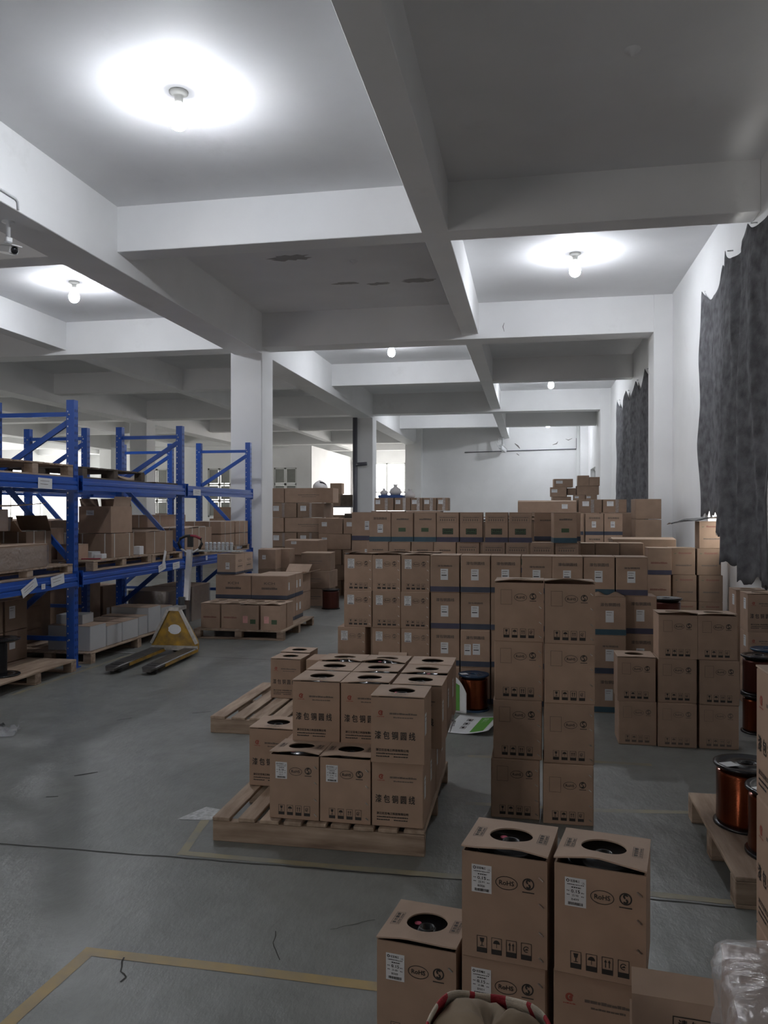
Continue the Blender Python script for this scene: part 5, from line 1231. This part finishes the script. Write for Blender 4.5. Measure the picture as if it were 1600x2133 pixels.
link('leaflet_print', p.mesh('leaflet_print', ['bright_green', 'paper'], lambda u, v, l: (lambda q: (q[0], q[1] - .0016 - l, q[2]))(leaf2(u / .15, v / .30))), l2)
tag(l2, 'green and white leaflet standing curled against the copper spool', 'leaflet')
b = MB(); b.grid(lambda s, t: (-.16 + .3 * s, .22 * t, .01 + .05 * abs(mnoise.noise(Vector((s * 5, t * 5, 1)))) * math.sin(math.pi * t) * 2), 14, 10)
tag(b.build('plastic_scrap', 'film', None, (-3.72, 5.0, 0), R(20)), 'crumpled clear plastic scrap on the floor at the left edge', 'plastic scrap')
b = MB(); b.grid(lambda s, t: (-.1 + .2 * s, .12 * t, .006 + .05 * abs(mnoise.noise(Vector((s * 4, t * 4, 6))))), 10, 8)
tag(b.build('dark_scrap', 'rubber', None, (-3.95, 5.2, 0.0), R(-10)), 'dark rag beside the clear plastic scrap at the left edge', 'rag')
# tape wad on the pallet load's right side
# ================================================================== ceiling cameras and conduits
lb = bpy.data.objects['ceiling_beam']
def cctv(x, y, z, yaw, label, s=1.0, hang=.30):
    root = empty('security_camera', (x, y, z), yaw)
    MB().lathe([(0, 0), (.055, 0), (.055, -.012), (.02, -.02), (.02, -hang * .75), (0, -hang * .75)], 14).build('ceiling_mount', 'plastic_white', root)
    MB().cbox(-.03, -.03, -hang * .82, .03, .03, -hang * .62, .008).build('swivel', 'plastic_white', root)
    mt = Matrix.Translation((0, 0, -hang - .02)) @ Matrix.Rotation(R(15), 4, 'X')
    b = MB(); b.cbox(-.042, -.13, -.04, .042, .12, .04, .014, mt=mt); b.build('camera_body', 'plastic_white', root)
    b = MB(); b.cbox(-.05, -.17, .036, .05, .12, .048, .004, mt=mt); b.build('sun_hood', 'plastic_white', root)
    b = MB(); b.lathe([(0, .012), (.028, .012), (.034, 0), (0, 0)], 16, mt=mt @ Matrix.Translation((0, -.13, 0)) @ Matrix.Rotation(R(90), 4, 'X')); b.build('lens', 'lens', root)
    MB().tube([(0, .12, -hang), (.03, .2, -hang * .9), (.06, .17, -hang * .5), (.05, .1, -.12), (.05, .08, 0)], .006, 6).build('cable', 'plastic_white', root)
    root.scale = (s, s, s)
    return tag(root, label, 'security camera', 'security cameras')
cctv(-4.75, 6.62, ZL, R(60), 'white security camera hanging from the beam at the left edge', 1.0, .24)
cctv(-1.08, 31.5, ZB, R(160), 'small security camera hanging before the far grey wall', 1.9, .22)
MB().tube([(-4.49, 2.0, 4.37), (-4.49, 6.2, 4.365), (-4.49, 6.36, 4.362), (-4.49, 6.39, 4.345), (-4.49, 6.395, 4.275)], .011, 8).build('conduit', 'plastic_white', [q for q in bpy.data.objects if q.name.startswith('ceiling_beam') and abs(q.data.vertices[0].co.x + 4.75) < .6 and q.data.vertices[0].co.z < 4.4][0])
# steel pipe by the second column
pp = empty('steel_pipe', (-4.98, 22.45, 0))
MB().tube([(0, 0, 0), (0, 0, ZL)], .07, 12).build('pipe', 'pipe_grey', pp); MB().tube([(.05, -.05, 2.92), (.36, -.05, 2.94)], .055, 10).build('valve_stub', 'pipe_grey', pp)
tag(pp, 'grey steel pipe with short stub standing beside the second white column', 'pipe')
# dark shelving and goods far behind
ds = empty('shelving_unit', (-6.9, 26.0, 0))
for x_ in (0, 1.3):
    for y_ in (0, .6): MB().box(x_, y_, 0, x_ + .06, y_ + .06, 2.3).build('post', 'pipe_grey', ds)
for z_ in (.5, 1.1, 1.7): MB().box(0, 0, z_, 1.36, .66, z_ + .04).build('shelf', 'pipe_grey', ds)
tag(ds, 'dark shelving unit with goods beyond the steel pipe', 'shelving')
for i, (x_, z_, w_, h_, m_) in enumerate(((.1, 1.74, .5, .42, 'card_dark'), (.65, 1.74, .55, .38, 'wood_dark'), (.1, 1.14, .6, .3, 'card_dark'), (.75, 1.14, .5, .35, 'wood_dark'))):
    carton(-6.9 + x_, 26.1, z_, '%s carton on the dark shelving beyond the pipe' % ('upper left', 'upper right', 'lower left', 'lower right')[i], w=w_, d=.4, h=h_, m=m_, group='goods on the dark shelving')
carton(-6.65, 26.1, 2.162, 'box standing highest on the dark shelving', w=.4, d=.35, h=.35, m='card', group='goods on the dark shelving')
tag(MB().cbox(0, 0, 0, .9, .4, .3, .05).build('cloth_bundle', 'blue_cloth', None, (-5.9, 25.2, 0)), 'bright blue cloth bundle on the floor before the dark shelving', 'cloth')
# goods along the left hall, seen under and over the racks
GH = 'cartons stored in the left hall'
for i in range(7, 14):
    x_ = -8.2 - (i % 7) * 1.15; y_ = 16.5 + (i // 7) * 8.5; h_ = rr.uniform(.7, 1.5)
    o = carton(x_, y_, 0, 'bulk carton in the left hall, %s from right in the %s row' % (ORD[i % 7], ('near', 'far')[i // 7]), R(rr.uniform(-6, 6)), w=.9, d=.8, h=h_, m=('card', 'card_dark', 'white_card')[i % 3], group=GH)
    if i % 2: carton(x_ + .1, y_ + .1, h_ + .005, 'smaller carton on a bulk carton, %s from right in the %s row' % (ORD[i % 7], ('near', 'far')[i // 7]), R(rr.uniform(-10, 10)), w=.6, d=.5, h=rr.uniform(.25, .45), m=('card', 'card_dark')[i % 4 // 2], group=GH)
